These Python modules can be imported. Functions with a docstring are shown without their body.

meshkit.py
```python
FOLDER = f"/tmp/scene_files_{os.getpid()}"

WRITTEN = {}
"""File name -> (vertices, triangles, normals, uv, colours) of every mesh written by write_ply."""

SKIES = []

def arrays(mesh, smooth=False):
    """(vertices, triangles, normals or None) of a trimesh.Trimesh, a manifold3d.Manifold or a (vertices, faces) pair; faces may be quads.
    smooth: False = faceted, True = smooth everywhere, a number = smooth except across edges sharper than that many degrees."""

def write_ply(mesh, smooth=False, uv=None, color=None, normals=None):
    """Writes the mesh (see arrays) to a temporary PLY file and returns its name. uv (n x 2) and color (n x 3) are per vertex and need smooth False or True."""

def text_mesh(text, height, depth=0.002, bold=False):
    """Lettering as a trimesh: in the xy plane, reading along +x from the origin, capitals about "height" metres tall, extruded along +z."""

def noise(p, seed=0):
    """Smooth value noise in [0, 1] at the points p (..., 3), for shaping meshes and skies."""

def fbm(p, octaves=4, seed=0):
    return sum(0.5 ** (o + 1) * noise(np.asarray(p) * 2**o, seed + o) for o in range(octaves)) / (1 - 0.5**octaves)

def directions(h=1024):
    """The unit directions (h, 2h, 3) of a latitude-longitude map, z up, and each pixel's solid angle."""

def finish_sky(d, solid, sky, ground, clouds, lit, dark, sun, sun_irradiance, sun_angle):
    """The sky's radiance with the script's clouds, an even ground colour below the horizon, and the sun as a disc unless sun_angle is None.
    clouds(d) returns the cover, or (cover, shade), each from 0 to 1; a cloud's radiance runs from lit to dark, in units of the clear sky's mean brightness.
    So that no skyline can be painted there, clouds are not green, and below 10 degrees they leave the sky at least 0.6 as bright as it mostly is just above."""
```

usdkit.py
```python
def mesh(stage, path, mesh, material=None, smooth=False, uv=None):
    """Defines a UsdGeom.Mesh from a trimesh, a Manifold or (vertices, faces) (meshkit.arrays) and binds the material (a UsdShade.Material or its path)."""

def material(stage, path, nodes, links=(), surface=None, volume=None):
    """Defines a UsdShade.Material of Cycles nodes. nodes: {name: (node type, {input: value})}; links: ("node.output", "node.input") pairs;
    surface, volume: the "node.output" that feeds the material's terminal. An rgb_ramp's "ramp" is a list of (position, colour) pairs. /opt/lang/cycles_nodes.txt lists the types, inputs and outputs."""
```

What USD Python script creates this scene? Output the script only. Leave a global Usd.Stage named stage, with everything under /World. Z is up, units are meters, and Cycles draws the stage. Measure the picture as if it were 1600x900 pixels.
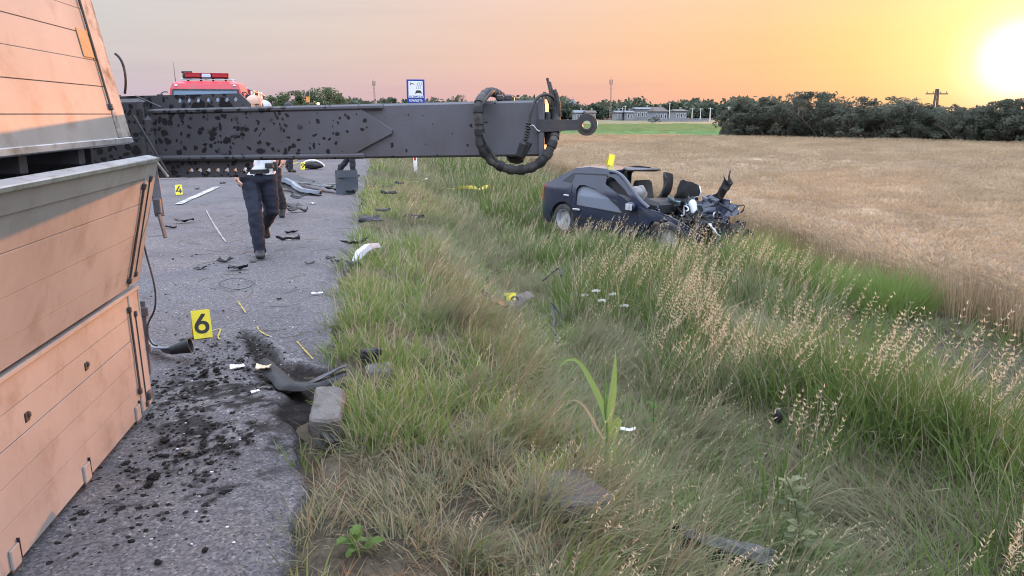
import math, random
import numpy as np, trimesh, manifold3d, shapely
from shapely.geometry import Polygon
import usdkit, meshkit
from meshkit import noise, fbm
from pxr import Usd, UsdGeom, UsdLux, UsdShade, Sdf, Gf, Vt

stage = Usd.Stage.CreateInMemory()
UsdGeom.SetStageUpAxis(stage, UsdGeom.Tokens.z)
UsdGeom.SetStageMetersPerUnit(stage, 1.0)
UsdGeom.Xform.Define(stage, '/World'); UsdGeom.Scope.Define(stage, '/World/Looks')

# ---------------------------------------------------------------- camera
CAMZ, FPX, PITCH = 1.55, 1200.0, math.radians(12.77)
cam = UsdGeom.Camera.Define(stage, '/World/camera')
cam.AddTranslateOp().Set((0, 0, CAMZ)); cam.AddRotateXOp().Set(90 - math.degrees(PITCH))
cam.CreateHorizontalApertureAttr(36.0); cam.CreateVerticalApertureAttr(20.25)
cam.CreateFocalLengthAttr(36.0 * FPX / 1600); cam.CreateFStopAttr(0.0)
cam.CreateClippingRangeAttr((0.05, 20000.0))
cam.CreateExposureAttr(1.85)

# ---------------------------------------------------------------- sky and sun
SUN_EL, SUN_AZ = math.radians(3.3), math.radians(32.4)
SUN = np.array([math.sin(SUN_AZ) * math.cos(SUN_EL), math.cos(SUN_AZ) * math.cos(SUN_EL), math.sin(SUN_EL)])
# the clear sky, seen through a thin even veil of high haze: warm round the sun, rosy low down, pale blue-grey overhead, where it is brightened out of view to light the ground
veil = [(0, (9, 6.7, 3.8)), (1.0, (4.3, 3.1, 1.7)), (1.7, (1.5, 1.12, .60)), (2.6, (.76, .59, .31)), (4.2, (.62, .455, .195)), (9, (.575, .365, .155)), (15, (.545, .325, .165)), (23, (.51, .32, .20)),
        (33, (.47, .318, .25)), (46, (.40, .333, .30)), (60, (.36, .338, .328)), (90, (.37, .36, .365)), (180, (.38, .38, .42))]
skymat = usdkit.material(stage, '/World/Looks/sky', {
    'sky': ('sky_texture', {'sky_type': 'single_scattering', 'sun_disc': False, 'sun_elevation': SUN_EL, 'sun_rotation': SUN_AZ,
                            'altitude': 100.0, 'air_density': 1.0, 'aerosol_density': 2.0, 'ozone_density': 1.0}),
    'tc': ('texture_coordinate', {}), 'nv': ('vector_math', {'math_type': 'normalize'}), 'dot': ('vector_math', {'math_type': 'dot_product', 'vector2': tuple(SUN)}),
    'ac': ('math', {'math_type': 'arccosine', 'use_clamp': False}), 'an': ('math', {'math_type': 'multiply', 'value2': 1 / math.pi}),
    'wr': ('math', {'math_type': 'power', 'value2': 0.5}),
    'vr': ('rgb_ramp', {'ramp': [((a / 180) ** 0.5, c) for a, c in veil]}),
    'sx': ('separate_xyz', {}), 'lo': ('rgb_ramp', {'ramp': [(0.0, (.90, .76, .98)), (.025, (.95, .84, 1.0)), (.06, (1, .96, 1)), (.10, (1, 1, 1)), (1.0, (1, 1, 1))]}),
    'm1': ('mix', {'mix_type': 'multiply', 'fac': 1.0}),
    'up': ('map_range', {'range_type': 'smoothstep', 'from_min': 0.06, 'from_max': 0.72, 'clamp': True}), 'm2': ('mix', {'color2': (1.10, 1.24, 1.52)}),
    'sc': ('vector_math', {'math_type': 'multiply', 'vector2': (1.2, 1.2, 22.0)}), 'cn': ('noise_texture', {'scale': 2.2, 'detail': 5.0, 'roughness': 0.55}),
    'cr': ('rgb_ramp', {'ramp': [(.35, (1.03, 1.03, 1.03)), (.55, (1, 1, 1)), (.72, (.93, .94, .98))]}), 'm3': ('mix', {'mix_type': 'multiply', 'fac': 1.0}),
    'g': ('vector_math', {'math_type': 'scale', 'scale': 3.33}), 'm4': ('mix', {'fac': 0.985}),
    'bg': ('background_shader', {'strength': 0.15})},
    [('tc.generated', 'nv.vector1'), ('nv.vector', 'dot.vector1'), ('dot.value', 'ac.value1'), ('ac.value', 'an.value1'), ('an.value', 'wr.value1'), ('wr.value', 'vr.fac'),
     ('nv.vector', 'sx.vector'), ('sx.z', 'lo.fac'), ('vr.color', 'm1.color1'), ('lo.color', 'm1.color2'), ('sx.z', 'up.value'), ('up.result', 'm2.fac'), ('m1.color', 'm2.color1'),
     ('nv.vector', 'sc.vector1'), ('sc.vector', 'cn.vector'), ('cn.fac', 'cr.fac'), ('m2.color', 'm3.color1'), ('cr.color', 'm3.color2'), ('m3.color', 'g.vector1'),
     ('sky.color', 'm4.color1'), ('g.vector', 'm4.color2'), ('m4.color', 'bg.color')], surface='bg.background')
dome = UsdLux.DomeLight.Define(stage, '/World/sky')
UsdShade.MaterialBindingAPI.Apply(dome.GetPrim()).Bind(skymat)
sun = UsdLux.DistantLight.Define(stage, '/World/sun')
sun.CreateIntensityAttr(0.32); sun.CreateAngleAttr(0.53); sun.CreateColorAttr((1.0, 0.36, 0.12))
sun.CreateNormalizeAttr(True)
sun.AddRotateZOp().Set(-math.degrees(SUN_AZ)); sun.AddRotateXOp().Set(-(90 - math.degrees(SUN_EL)))

# ---------------------------------------------------------------- frames
def ray(px, py):
    u, v = (px - 800) / FPX, (py - 450) / FPX
    return np.array([u, math.cos(PITCH) - v * math.sin(PITCH), -math.sin(PITCH) - v * math.cos(PITCH)])
def P(px, py, z=0.0):                    # where the line of sight meets the height z
    r = ray(px, py); return np.array([0, 0, CAMZ]) + r * ((z - CAMZ) / r[2])
def Q(px, py, y):                        # ... and where it meets the distance y
    r = ray(px, py); return np.array([0, 0, CAMZ]) + r * (y / r[1])
RU = np.array([-0.1657, 0.9862]); RN = np.array([0.9862, 0.1657])      # along the road, and to its right
def R2(s, t): return np.stack([-0.374 + RN[0] * s + RU[0] * t, RN[1] * s + RU[1] * t], -1)
def ST(x, y):
    dx = np.asarray(x) + 0.374; return RN[0] * dx + RN[1] * np.asarray(y), RU[0] * dx + RU[1] * np.asarray(y)
def sstep(a, b, x):
    t = np.clip((np.asarray(x, float) - a) / (b - a), 0, 1); return t * t * (3 - 2 * t)
def ground_st(s, t):
    s, t = np.asarray(s, float), np.asarray(t, float)
    z = -0.03 - 0.09 * sstep(0.0, 0.9, s) - 0.50 * sstep(0.8, 2.1, s) + 0.10 * sstep(2.5, 3.4, s) - 0.26 * sstep(3.6, 5.4, s)
    z = z - 0.5 * sstep(-7.0, -9.0, s)
    z = np.where((s < 0.02) & (s > -6.8), -0.10, z)
    p = np.stack([s * 1.3, t * 1.3, 0 * s], -1)
    far = 1 - sstep(30, 60, np.hypot(s, t))
    cs, ct = s - 4.90, t - 13.7; w = 1 - sstep(1.5, 3.2, np.hypot(cs, ct))      # the hollow where the car lies
    z = z * (1 - w) - .80 * w
    return z + np.where(s > 0.1, 0.10 * far * (fbm(p, 3, 5) - 0.5) * sstep(0.1, 1.0, s), 0)
def ground(x, y): return ground_st(*ST(x, y))

# ---------------------------------------------------------------- object helpers
TAKEN = {}
def numbered(base):
    n = TAKEN.get(base, 0); TAKEN[base] = n + 1
    return base if n == 0 else f'{base}_{n:03d}'
def tag(prim, label=None, cat=None, group=None, kind=None):
    p = prim.GetPrim()
    for k, v in (('label', label), ('category', cat), ('group', group), ('kind', kind)):
        if v: p.SetCustomDataByKey(k, v)
    return prim
class Thing:
    def __init__(self, path, M): self.path, self.M, self.inv = path, M, np.linalg.inv(M)
def mtx(loc=(0, 0, 0), rotz=0.0, R=None):
    M = np.eye(4)
    M[:3, :3] = R if R is not None else trimesh.transformations.rotation_matrix(rotz, [0, 0, 1])[:3, :3]
    M[:3, 3] = loc; return M
def place(x, M): x.AddTransformOp().Set(Gf.Matrix4d(*M.T.ravel().tolist()))
def thing(name, label, cat, loc=(0, 0, 0), rotz=0.0, group=None, R=None):
    path = '/World/' + numbered('/World/' + name).rsplit('/', 1)[1]
    x = UsdGeom.Xform.Define(stage, path); M = mtx(loc, rotz, R); place(x, M)
    tag(x, label, cat, group); return Thing(path, M)
def geo(m):
    if isinstance(m, trimesh.Trimesh): return np.array(m.vertices), np.array(m.faces)
    if hasattr(m, 'to_mesh'):
        q = m.to_mesh(); return np.array(q.vert_properties[:, :3], float), np.array(q.tri_verts)
    v, f = np.asarray(m[0], float), np.asarray(m[1], int)
    if f.shape[1] == 4: f = np.vstack([f[:, [0, 1, 2]], f[:, [0, 2, 3]]])
    return v, f
def cat_(ms):
    V, F, n = [], [], 0
    for m in ms:
        v, f = geo(m); V.append(v); F.append(f + n); n += len(v)
    return np.vstack(V), np.vstack(F)
def move(m, M=None, t=None):
    v, f = geo(m); v = np.array(v)
    if M is not None: v = v @ M[:3, :3].T + (M[:3, 3] if M.shape[0] == 4 else 0)
    if t is not None: v = v + np.asarray(t)
    return v, f
def obj(name, mesh, mat, parent=None, smooth=30, label=None, cat=None, group=None, kind=None, world=False, prim=None):
    """one Mesh prim under parent (a Thing, a path or /World); world: the mesh is in world coordinates"""
    base = parent.path if isinstance(parent, Thing) else (parent or '/World')
    if isinstance(mesh, list): mesh = cat_(mesh)
    v, f = geo(mesh)
    if world and isinstance(parent, Thing): v = v @ parent.inv[:3, :3].T + parent.inv[:3, 3]
    path = base + '/' + numbered(base + '/' + name).rsplit('/', 1)[1]
    m = usdkit.mesh(stage, path, (v, f), mat, smooth=smooth)
    tag(m, label, cat, group, kind)
    if prim:
        for k, val in prim.items():
            UsdGeom.PrimvarsAPI(m).CreatePrimvar(k, Sdf.ValueTypeNames.FloatArray, 'vertex').Set(Vt.FloatArray.FromNumpy(np.asarray(val, np.float32)))
    return path
def sub(path, parent):                    # a parent handle for sub-parts of a part made with world=True
    return Thing(path, parent.M)
def dup(src, M, label=None, group=None):
    base = src.path.rsplit('/', 1)[1].rstrip('0123456789').rstrip('_')
    path = '/World/' + numbered('/World/' + base).rsplit('/', 1)[1]
    x = UsdGeom.Xform.Define(stage, path)
    x.GetPrim().GetReferences().AddInternalReference(src.path)
    UsdGeom.Xformable(x.GetPrim()).GetOrderedXformOps()[0].Set(Gf.Matrix4d(*M.T.ravel().tolist())); x.GetPrim().SetInstanceable(True)
    tag(x, label, None, group); return Thing(path, M)

# ---------------------------------------------------------------- shape helpers
_c = np.array([[x, y, z] for x in (-1, 1) for y in (-1, 1) for z in (-1, 1)], float)
def _chamfer_topology():
    v = np.vstack([_c * np.array([1, .8, .8]), _c * np.array([.8, 1, .8]), _c * np.array([.8, .8, 1])])
    h = trimesh.convex.convex_hull(v)
    d = np.linalg.norm(h.vertices[:, None] - v[None], axis=2); idx = d.argmin(1)
    return idx[np.array(h.faces)]
_CF = _chamfer_topology()
def box(c, size, b=0.004, R=None):        # a box with chamfered edges
    h = np.asarray(size, float) / 2; b = min(b, 0.45 * 2 * h.min())
    v = np.vstack([_c * [h[0], h[1] - b, h[2] - b], _c * [h[0] - b, h[1], h[2] - b], _c * [h[0] - b, h[1] - b, h[2]]])
    if R is not None: v = v @ np.asarray(R)[:3, :3].T
    return v + np.asarray(c), _CF
def frame(x, z=(0, 0, 1)):                # rotation whose local x runs along x and local z lies near z
    x = np.asarray(x, float); x = x / np.linalg.norm(x); z = np.asarray(z, float)
    y = np.cross(z, x); y /= np.linalg.norm(y); return np.stack([x, y, np.cross(x, y)], 1)
def bar(a, b, w, h, bev=0.004, up=(0, 0, 1), ext=0.0):   # a rectangular bar from a to b
    a, b = np.asarray(a, float), np.asarray(b, float); L = np.linalg.norm(b - a)
    return box((a + b) / 2, (L + ext, w, h), bev, frame(b - a, up))
def tube(pts, r, sides=8, closed=False, cap=True):
    p = np.asarray(pts, float); n = len(p); r = np.broadcast_to(np.asarray(r, float), (n,))
    t = np.gradient(p, axis=0) if not closed else np.roll(p, -1, 0) - np.roll(p, 1, 0)
    t /= np.linalg.norm(t, axis=1, keepdims=True) + 1e-12
    a = np.zeros_like(p); ref = np.array([0, 0, 1.0]) if abs(t[0][2]) < .9 else np.array([1.0, 0, 0])
    for i in range(n):
        ref = ref - t[i] * (ref @ t[i]); ref /= np.linalg.norm(ref) + 1e-12; a[i] = ref
    bq = np.cross(t, a); ang = np.arange(sides) * 2 * np.pi / sides
    V = (p[:, None] + r[:, None, None] * (np.cos(ang)[None, :, None] * a[:, None] + np.sin(ang)[None, :, None] * bq[:, None])).reshape(-1, 3)
    F = []
    for i in range(n if closed else n - 1):
        j2 = (i + 1) % n
        for j in range(sides):
            k = (j + 1) % sides; F.append([i * sides + j, i * sides + k, j2 * sides + k, j2 * sides + j])
    F = np.array(F); F = np.vstack([F[:, [0, 1, 2]], F[:, [0, 2, 3]]])
    if cap and not closed:
        V = np.vstack([V, p[:1], p[-1:]]); c0, c1 = len(V) - 2, len(V) - 1
        F = np.vstack([F, [[c0, (j + 1) % sides, j] for j in range(sides)], [[c1, (n - 1) * sides + j, (n - 1) * sides + (j + 1) % sides] for j in range(sides)]])
    return V, F
def spline(pts, n=40):
    from scipy.interpolate import CubicSpline
    p = np.asarray(pts, float); d = np.r_[0, np.cumsum(np.linalg.norm(np.diff(p, axis=0), axis=1))]
    return CubicSpline(d, p)(np.linspace(0, d[-1], n))
def prism(poly, h, z0=0.0):               # polygon in xy extruded along z
    poly = poly if isinstance(poly, shapely.Geometry) else Polygon(poly)
    m = trimesh.creation.extrude_polygon(poly, h, engine='earcut'); m.apply_translation([0, 0, z0]); return geo(m)
def disc(r, n=20, c=(0, 0)): a = np.arange(n) * 2 * np.pi / n; return np.stack([c[0] + r * np.cos(a), c[1] + r * np.sin(a)], 1)
def lathe(prof, n=24):                    # (r, z) profile about z
    m = trimesh.creation.revolve(np.asarray(prof, float), sections=n); return geo(m)
def lump(r, seed, sub_=2, amp=0.35, sc=(1, 1, 1), freq=1.6):
    m = trimesh.creation.icosphere(subdivisions=sub_, radius=1.0); v = np.array(m.vertices)
    v = v * (1 + amp * 2 * (fbm(v * freq + seed * 7.3, 3, seed) - 0.5))[:, None]
    return v * r * np.asarray(sc), np.array(m.faces)
def crumple(v, amp, freq, seed):
    v = np.array(v); d = np.stack([fbm(v * freq + 31 * k, 3, seed + k) - 0.5 for k in range(3)], 1); return v + 2 * amp * d
def sheet(fn, nu, nv):                    # grid from fn(u, v) in 0..1
    U, W = np.meshgrid(np.linspace(0, 1, nu), np.linspace(0, 1, nv), indexing='ij')
    V = np.asarray(fn(U, W)).reshape(3, -1).T if not isinstance(fn(U, W), np.ndarray) or fn(U, W).shape[0] == 3 else fn(U, W).reshape(-1, 3)
    i, j = np.meshgrid(np.arange(nu - 1), np.arange(nv - 1), indexing='ij'); a = (i * nv + j).ravel()
    q = np.stack([a, a + nv, a + nv + 1, a + 1], 1); return V, np.vstack([q[:, [0, 1, 2]], q[:, [0, 2, 3]]])
def thick(m, d):                          # an open sheet given thickness d
    v, f = geo(m); t = trimesh.Trimesh(v, f, process=False); n = np.array(t.vertex_normals)
    e = np.sort(t.edges, axis=1); key, inv, cnt = np.unique(e, axis=0, return_inverse=True, return_counts=True)
    rim = t.edges[cnt[inv.ravel()] == 1]; k = len(v)
    side = np.vstack([np.stack([rim[:, 1], rim[:, 0], rim[:, 0] + k], 1), np.stack([rim[:, 1], rim[:, 0] + k, rim[:, 1] + k], 1)])
    return np.vstack([v, v - n * d]), np.vstack([f, f[:, ::-1] + k, side])

# ---------------------------------------------------------------- materials
def mat(name, col, rough=0.6, var=0.25, scale=6.0, metallic=0.0, bump=0.0, bscale=60.0, coat=0.0, col2=None, detail=6.0, spec=0.5, dirt=None, dscale=3.0, dpos=(0.5, 0.68), trans=0.0, coord='object'):
    """a worn surface: base colour varied by noise towards col2, optional dirt patches and fine relief"""
    col = np.asarray(col, float); c2 = np.asarray(col2, float) if col2 is not None else col * (1 - var)
    n = {'tc': ('texture_coordinate', {}), 'n': ('noise_texture', {'scale': scale, 'detail': detail, 'roughness': 0.6}),
         'r': ('rgb_ramp', {'ramp': [(0.3, tuple(col)), (0.7, tuple(c2))]}),
         'p': ('principled_bsdf', {'roughness': rough, 'metallic': metallic, 'coat_weight': coat, 'specular_ior_level': spec, 'coat_roughness': 0.08})}
    L = [(f'tc.{coord}', 'n.vector'), ('n.fac', 'r.fac')]
    out = 'r.color'
    if dirt is not None:
        n['dn'] = ('noise_texture', {'scale': dscale, 'detail': 8.0, 'roughness': 0.65})
        n['dr'] = ('map_range', {'from_min': dpos[0], 'from_max': dpos[1], 'clamp': True})
        n['dm'] = ('mix_color', {'b': tuple(dirt)})
        L += [(f'tc.{coord}', 'dn.vector'), ('dn.fac', 'dr.value'), ('dr.result', 'dm.fac'), (out, 'dm.a')]; out = 'dm.result'
    L.append((out, 'p.base_color'))
    if bump:
        n['bn'] = ('noise_texture', {'scale': bscale, 'detail': 5.0, 'roughness': 0.6}); n['b'] = ('bump', {'strength': bump, 'distance': 0.02})
        L += [(f'tc.{coord}', 'bn.vector'), ('bn.fac', 'b.height'), ('b.normal', 'p.normal')]
    return usdkit.material(stage, f'/World/Looks/{name}', n, L, surface='p.BSDF')
def leaf_mat(name, stops, trans=0.35, rough=0.75, clump=True):
    """blades and leaves: each island takes a tone of the ramp, each clump shifts it"""
    n = {'g': ('geometry', {}), 'o': ('object_info', {}), 'm': ('math', {'math_type': 'multiply_add', 'value2': 0.62, 'value3': 0.0}),
         'm2': ('math', {'math_type': 'multiply', 'value2': 0.38}), 'r': ('rgb_ramp', {'ramp': stops}),
         'd': ('principled_bsdf', {'roughness': rough, 'specular_ior_level': 0.25}), 't': ('translucent_bsdf', {}), 'x': ('mix_closure', {'fac': trans})}
    L = [('o.random', 'm2.value1'), ('g.random_per_island', 'm.value1'), ('m2.value', 'm.value3'), ('m.value', 'r.fac'), ('r.color', 'd.base_color'), ('r.color', 't.color'),
         ('d.BSDF', 'x.closure1'), ('t.BSDF', 'x.closure2')]
    return usdkit.material(stage, f'/World/Looks/{name}', n, L, surface='x.closure')
BLACK_PLASTIC = mat('black_plastic', (0.014, 0.014, 0.016), 0.5, 0.4, 9, bump=0.15, bscale=120, dirt=(0.06, 0.052, 0.045), dscale=5, dpos=(.55, .8), spec=.35)
RUBBER = mat('rubber', (0.022, 0.022, 0.023), 0.7, 0.4, 14, bump=0.2, bscale=90, dirt=(0.075, 0.068, 0.06), dscale=8, dpos=(0.48, 0.7))
STEEL_DARK = mat('dark_steel', (0.05, 0.05, 0.055), 0.5, 0.5, 10, metallic=0.2, bump=0.1, dirt=(0.06, 0.042, 0.03), dscale=6)
ALU = mat('bare_aluminium', (0.55, 0.56, 0.58), 0.34, 0.25, 5, metallic=0.85, bump=0.05, dirt=(0.25, 0.22, 0.19), dscale=9)
WHITE_PLASTIC = mat('white_plastic', (0.72, 0.72, 0.74), 0.4, 0.1, 7, dirt=(0.4, 0.37, 0.34), dscale=9)
SILVER_PAINT = mat('silver_paint', (0.10, 0.125, 0.165), 0.4, 0.2, 6, metallic=0.1, coat=0.2, dirt=(0.16, 0.14, 0.12), dscale=6)
YELLOW = mat('marker_yellow', (0.72, 0.60, 0.03), 0.45, 0.08, 8, dirt=(0.45, 0.36, 0.06), dscale=12, dpos=(0.55, 0.8))
INK = mat('black_ink', (0.012, 0.012, 0.012), 0.5, 0.2)
SOIL = mat('dark_soil', (0.008, 0.007, 0.007), 0.95, 0.5, 20, bump=0.6, bscale=70, col2=(0.026, 0.022, 0.019), spec=.2)
CONCRETE = mat('concrete', (0.155, 0.143, 0.135), 0.95, 0.35, 14, bump=0.5, bscale=60, dirt=(0.10, 0.085, 0.075), dscale=6, dpos=(.45, .6))
WHITE_PAINT = mat('road_paint', (0.62, 0.61, 0.58), 0.75, 0.35, 18, dirt=(0.2, 0.19, 0.18), dscale=7, dpos=(0.45, 0.62))
def glass_pane(name, tint=(0.8, 0.85, 0.88), dust=0.25, dustcol=(0.35, 0.36, 0.38)):
    n = {'t': ('transparent_bsdf', {'color': tint}), 'g': ('glossy_bsdf', {'roughness': 0.03}), 'f': ('layer_weight', {'blend': 0.3}), 'fm': ('math', {'math_type': 'multiply', 'value2': 0.3}), 'x': ('mix_closure', {}),
         'd': ('diffuse_bsdf', {'color': dustcol}), 'y': ('mix_closure', {'fac': dust})}
    return usdkit.material(stage, f'/World/Looks/{name}', n, [('f.facing', 'fm.value1'), ('fm.value', 'x.fac'), ('t.BSDF', 'x.closure1'), ('g.BSDF', 'x.closure2'), ('x.closure', 'y.closure1'), ('d.BSDF', 'y.closure2')], surface='y.closure')
# ---------------------------------------------------------------- the setting: ground and road
def steps(*segs):                          # (start, stop, spacing) runs of grid lines
    a = [np.arange(x0, x1, d) for x0, x1, d in segs]; return np.unique(np.round(np.concatenate(a), 4))
def grid(S, T):
    s, t = np.meshgrid(S, T, indexing='ij'); nu, nv = len(S), len(T)
    i, j = np.meshgrid(np.arange(nu - 1), np.arange(nv - 1), indexing='ij'); a = (i * nv + j).ravel()
    q = np.stack([a, a + nv, a + nv + 1, a + 1], 1); return s.ravel(), t.ravel(), np.vstack([q[:, [0, 1, 2]], q[:, [0, 2, 3]]])
S = np.unique(np.r_[-1500, -600, -250, -120, -60, -30, -16, steps((-9, -6.5, .25)), -6.3, -0.4, steps((-0.06, 7.5, .07)), steps((7.5, 16, .5)), 20, 30, 45, 70, 100, 150, 250, 400, 700, 1500])
T = np.unique(np.r_[-400, -100, -40, -15, -5, steps((0, 14, .1)), steps((14, 40, .4)), steps((40, 100, 4)), 120, 160, 220, 300, 450, 700, 1100, 1800])
s, t, F = grid(S, T)
xy = R2(s, t)
def spots_mat(name, stops, scale, fine, bumps=0.5, rough=0.95):
    n = {'g': ('geometry', {}), 'n': ('noise_texture', {'scale': scale, 'detail': 8.0, 'roughness': 0.62}), 'f': ('noise_texture', {'scale': fine, 'detail': 4.0, 'roughness': 0.7}),
         'm': ('math', {'math_type': 'multiply_add', 'value2': 0.45, 'value3': 0.0}), 'm2': ('math', {'math_type': 'multiply', 'value2': 0.55}), 'r': ('rgb_ramp', {'ramp': stops}),
         'b': ('bump', {'strength': bumps, 'distance': 0.03}), 'p': ('principled_bsdf', {'roughness': rough, 'specular_ior_level': 0.2})}
    return usdkit.material(stage, f'/World/Looks/{name}', n, [('g.position', 'n.vector'), ('g.position', 'f.vector'), ('n.fac', 'm2.value1'), ('f.fac', 'm.value1'), ('m2.value', 'm.value3'),
        ('m.value', 'r.fac'), ('r.color', 'p.base_color'), ('f.fac', 'b.height'), ('b.normal', 'p.normal')], surface='p.BSDF')
GROUND = spots_mat('ground_litter', [(0.3, (0.030, 0.025, 0.019)), (0.45, (0.06, 0.05, 0.036)), (0.55, (0.115, 0.095, 0.066)), (0.68, (0.07, 0.072, 0.04))], 1.7, 26.0)
obj('ground', (np.c_[xy, ground_st(s, t)], F), GROUND, smooth=True, kind='structure')

# the broken place at the edge of the asphalt
HOLE = Polygon([P(x, y)[:2] for x, y in [(372, 509), (396, 513), (428, 540), (446, 560), (500, 561), (552, 560), (560, 600), (556, 640), (540, 690), (505, 716), (480, 694), (470, 668), (430, 640), (446, 612), (414, 588), (402, 566), (388, 540)]])
STAIN = Polygon([P(x, y)[:2] for x, y in [(440, 585), (500, 640), (480, 668), (390, 706), (300, 742), (190, 742), (228, 650), (236, 590), (300, 560), (360, 556), (396, 570)]])
WASH = Polygon([P(x, y)[:2] for x, y in [(330, 520), (520, 600), (500, 700), (420, 800), (150, 880), (60, 880), (236, 600)]])
def road_fields(x, y):
    pts = shapely.points(x, y); nz = fbm(np.stack([x * 7, y * 7, 0 * x], -1), 4, 3) - 0.5; nf = fbm(np.stack([x * 22, y * 22, 0 * x], -1), 3, 9) - 0.5
    near = (np.abs(y - 5) < 6)
    dh = np.full(len(x), 9.0); ds = dh.copy(); dw = dh.copy()
    for arr, poly in ((dh, HOLE), (ds, STAIN), (dw, WASH)):
        b = shapely.distance(poly.boundary, pts[near]); arr[near] = np.where(shapely.contains_xy(poly, x[near], y[near]), -b, b)
    dh = dh + 0.10 * nz + 0.05 * nf
    depth = 0.085 * sstep(0.03, -0.07, dh) * (0.75 + 1.2 * nz)
    soil = sstep(0.045, -0.03, dh)
    st = sstep(0.10, -0.18, ds + 0.35 * nz) * sstep(-0.06, 0.11, nf + 0.7 * nz + 0.03)
    ws = sstep(0.1, -0.3, dw + 0.3 * nz) * sstep(0.09, 0.20, nf + 0.3 * nz) * 0.8
    return depth, np.maximum(soil, np.maximum(0.92 * st, ws))
S = np.unique(np.r_[steps((-6.6, -3.6, .3)), steps((-3.6, -2.4, .08)), steps((-2.4, 0.0, .026)), 0.0, 0.02])
T = np.unique(np.r_[-60, -20, -5, steps((0, 1.2, .3)), steps((1.2, 7.4, .028)), steps((7.4, 12, .1)), steps((12, 40, .4)), steps((40, 120, 4)), 200, 400, 800])
s, t, F = grid(S, T)
jag = 0.16 * (fbm(np.stack([t * 1.1, 0 * t, 0 * t], -1), 4, 21) - 0.5) + 0.035 * (fbm(np.stack([t * 8, 0 * t, 0 * t], -1), 3, 22) - 0.5)
lip = np.isclose(s, 0.02)
se = s + jag * 2 * sstep(-0.7, 0.0, s)
xy = R2(se, t); dep, soil = road_fields(xy[:, 0], xy[:, 1])
crown = -0.012 * np.abs(s + 3.3)
micro = 0.006 * (fbm(np.stack([xy[:, 0] * 30, xy[:, 1] * 30, 0 * s], -1), 2, 4) - 0.5) + 0.02 * (fbm(np.stack([xy[:, 0] * 2, xy[:, 1] * 2, 0 * s], -1), 2, 8) - 0.5)
rough_soil = soil * 0.03 * (fbm(np.stack([xy[:, 0] * 26, xy[:, 1] * 26, 0 * s], -1), 3, 14) - 0.45)
z = 0.0 + micro - dep + rough_soil + crown * 0.4
z = np.where(lip, -0.13, z - 0.045 * sstep(-0.22, 0.0, s))
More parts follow.
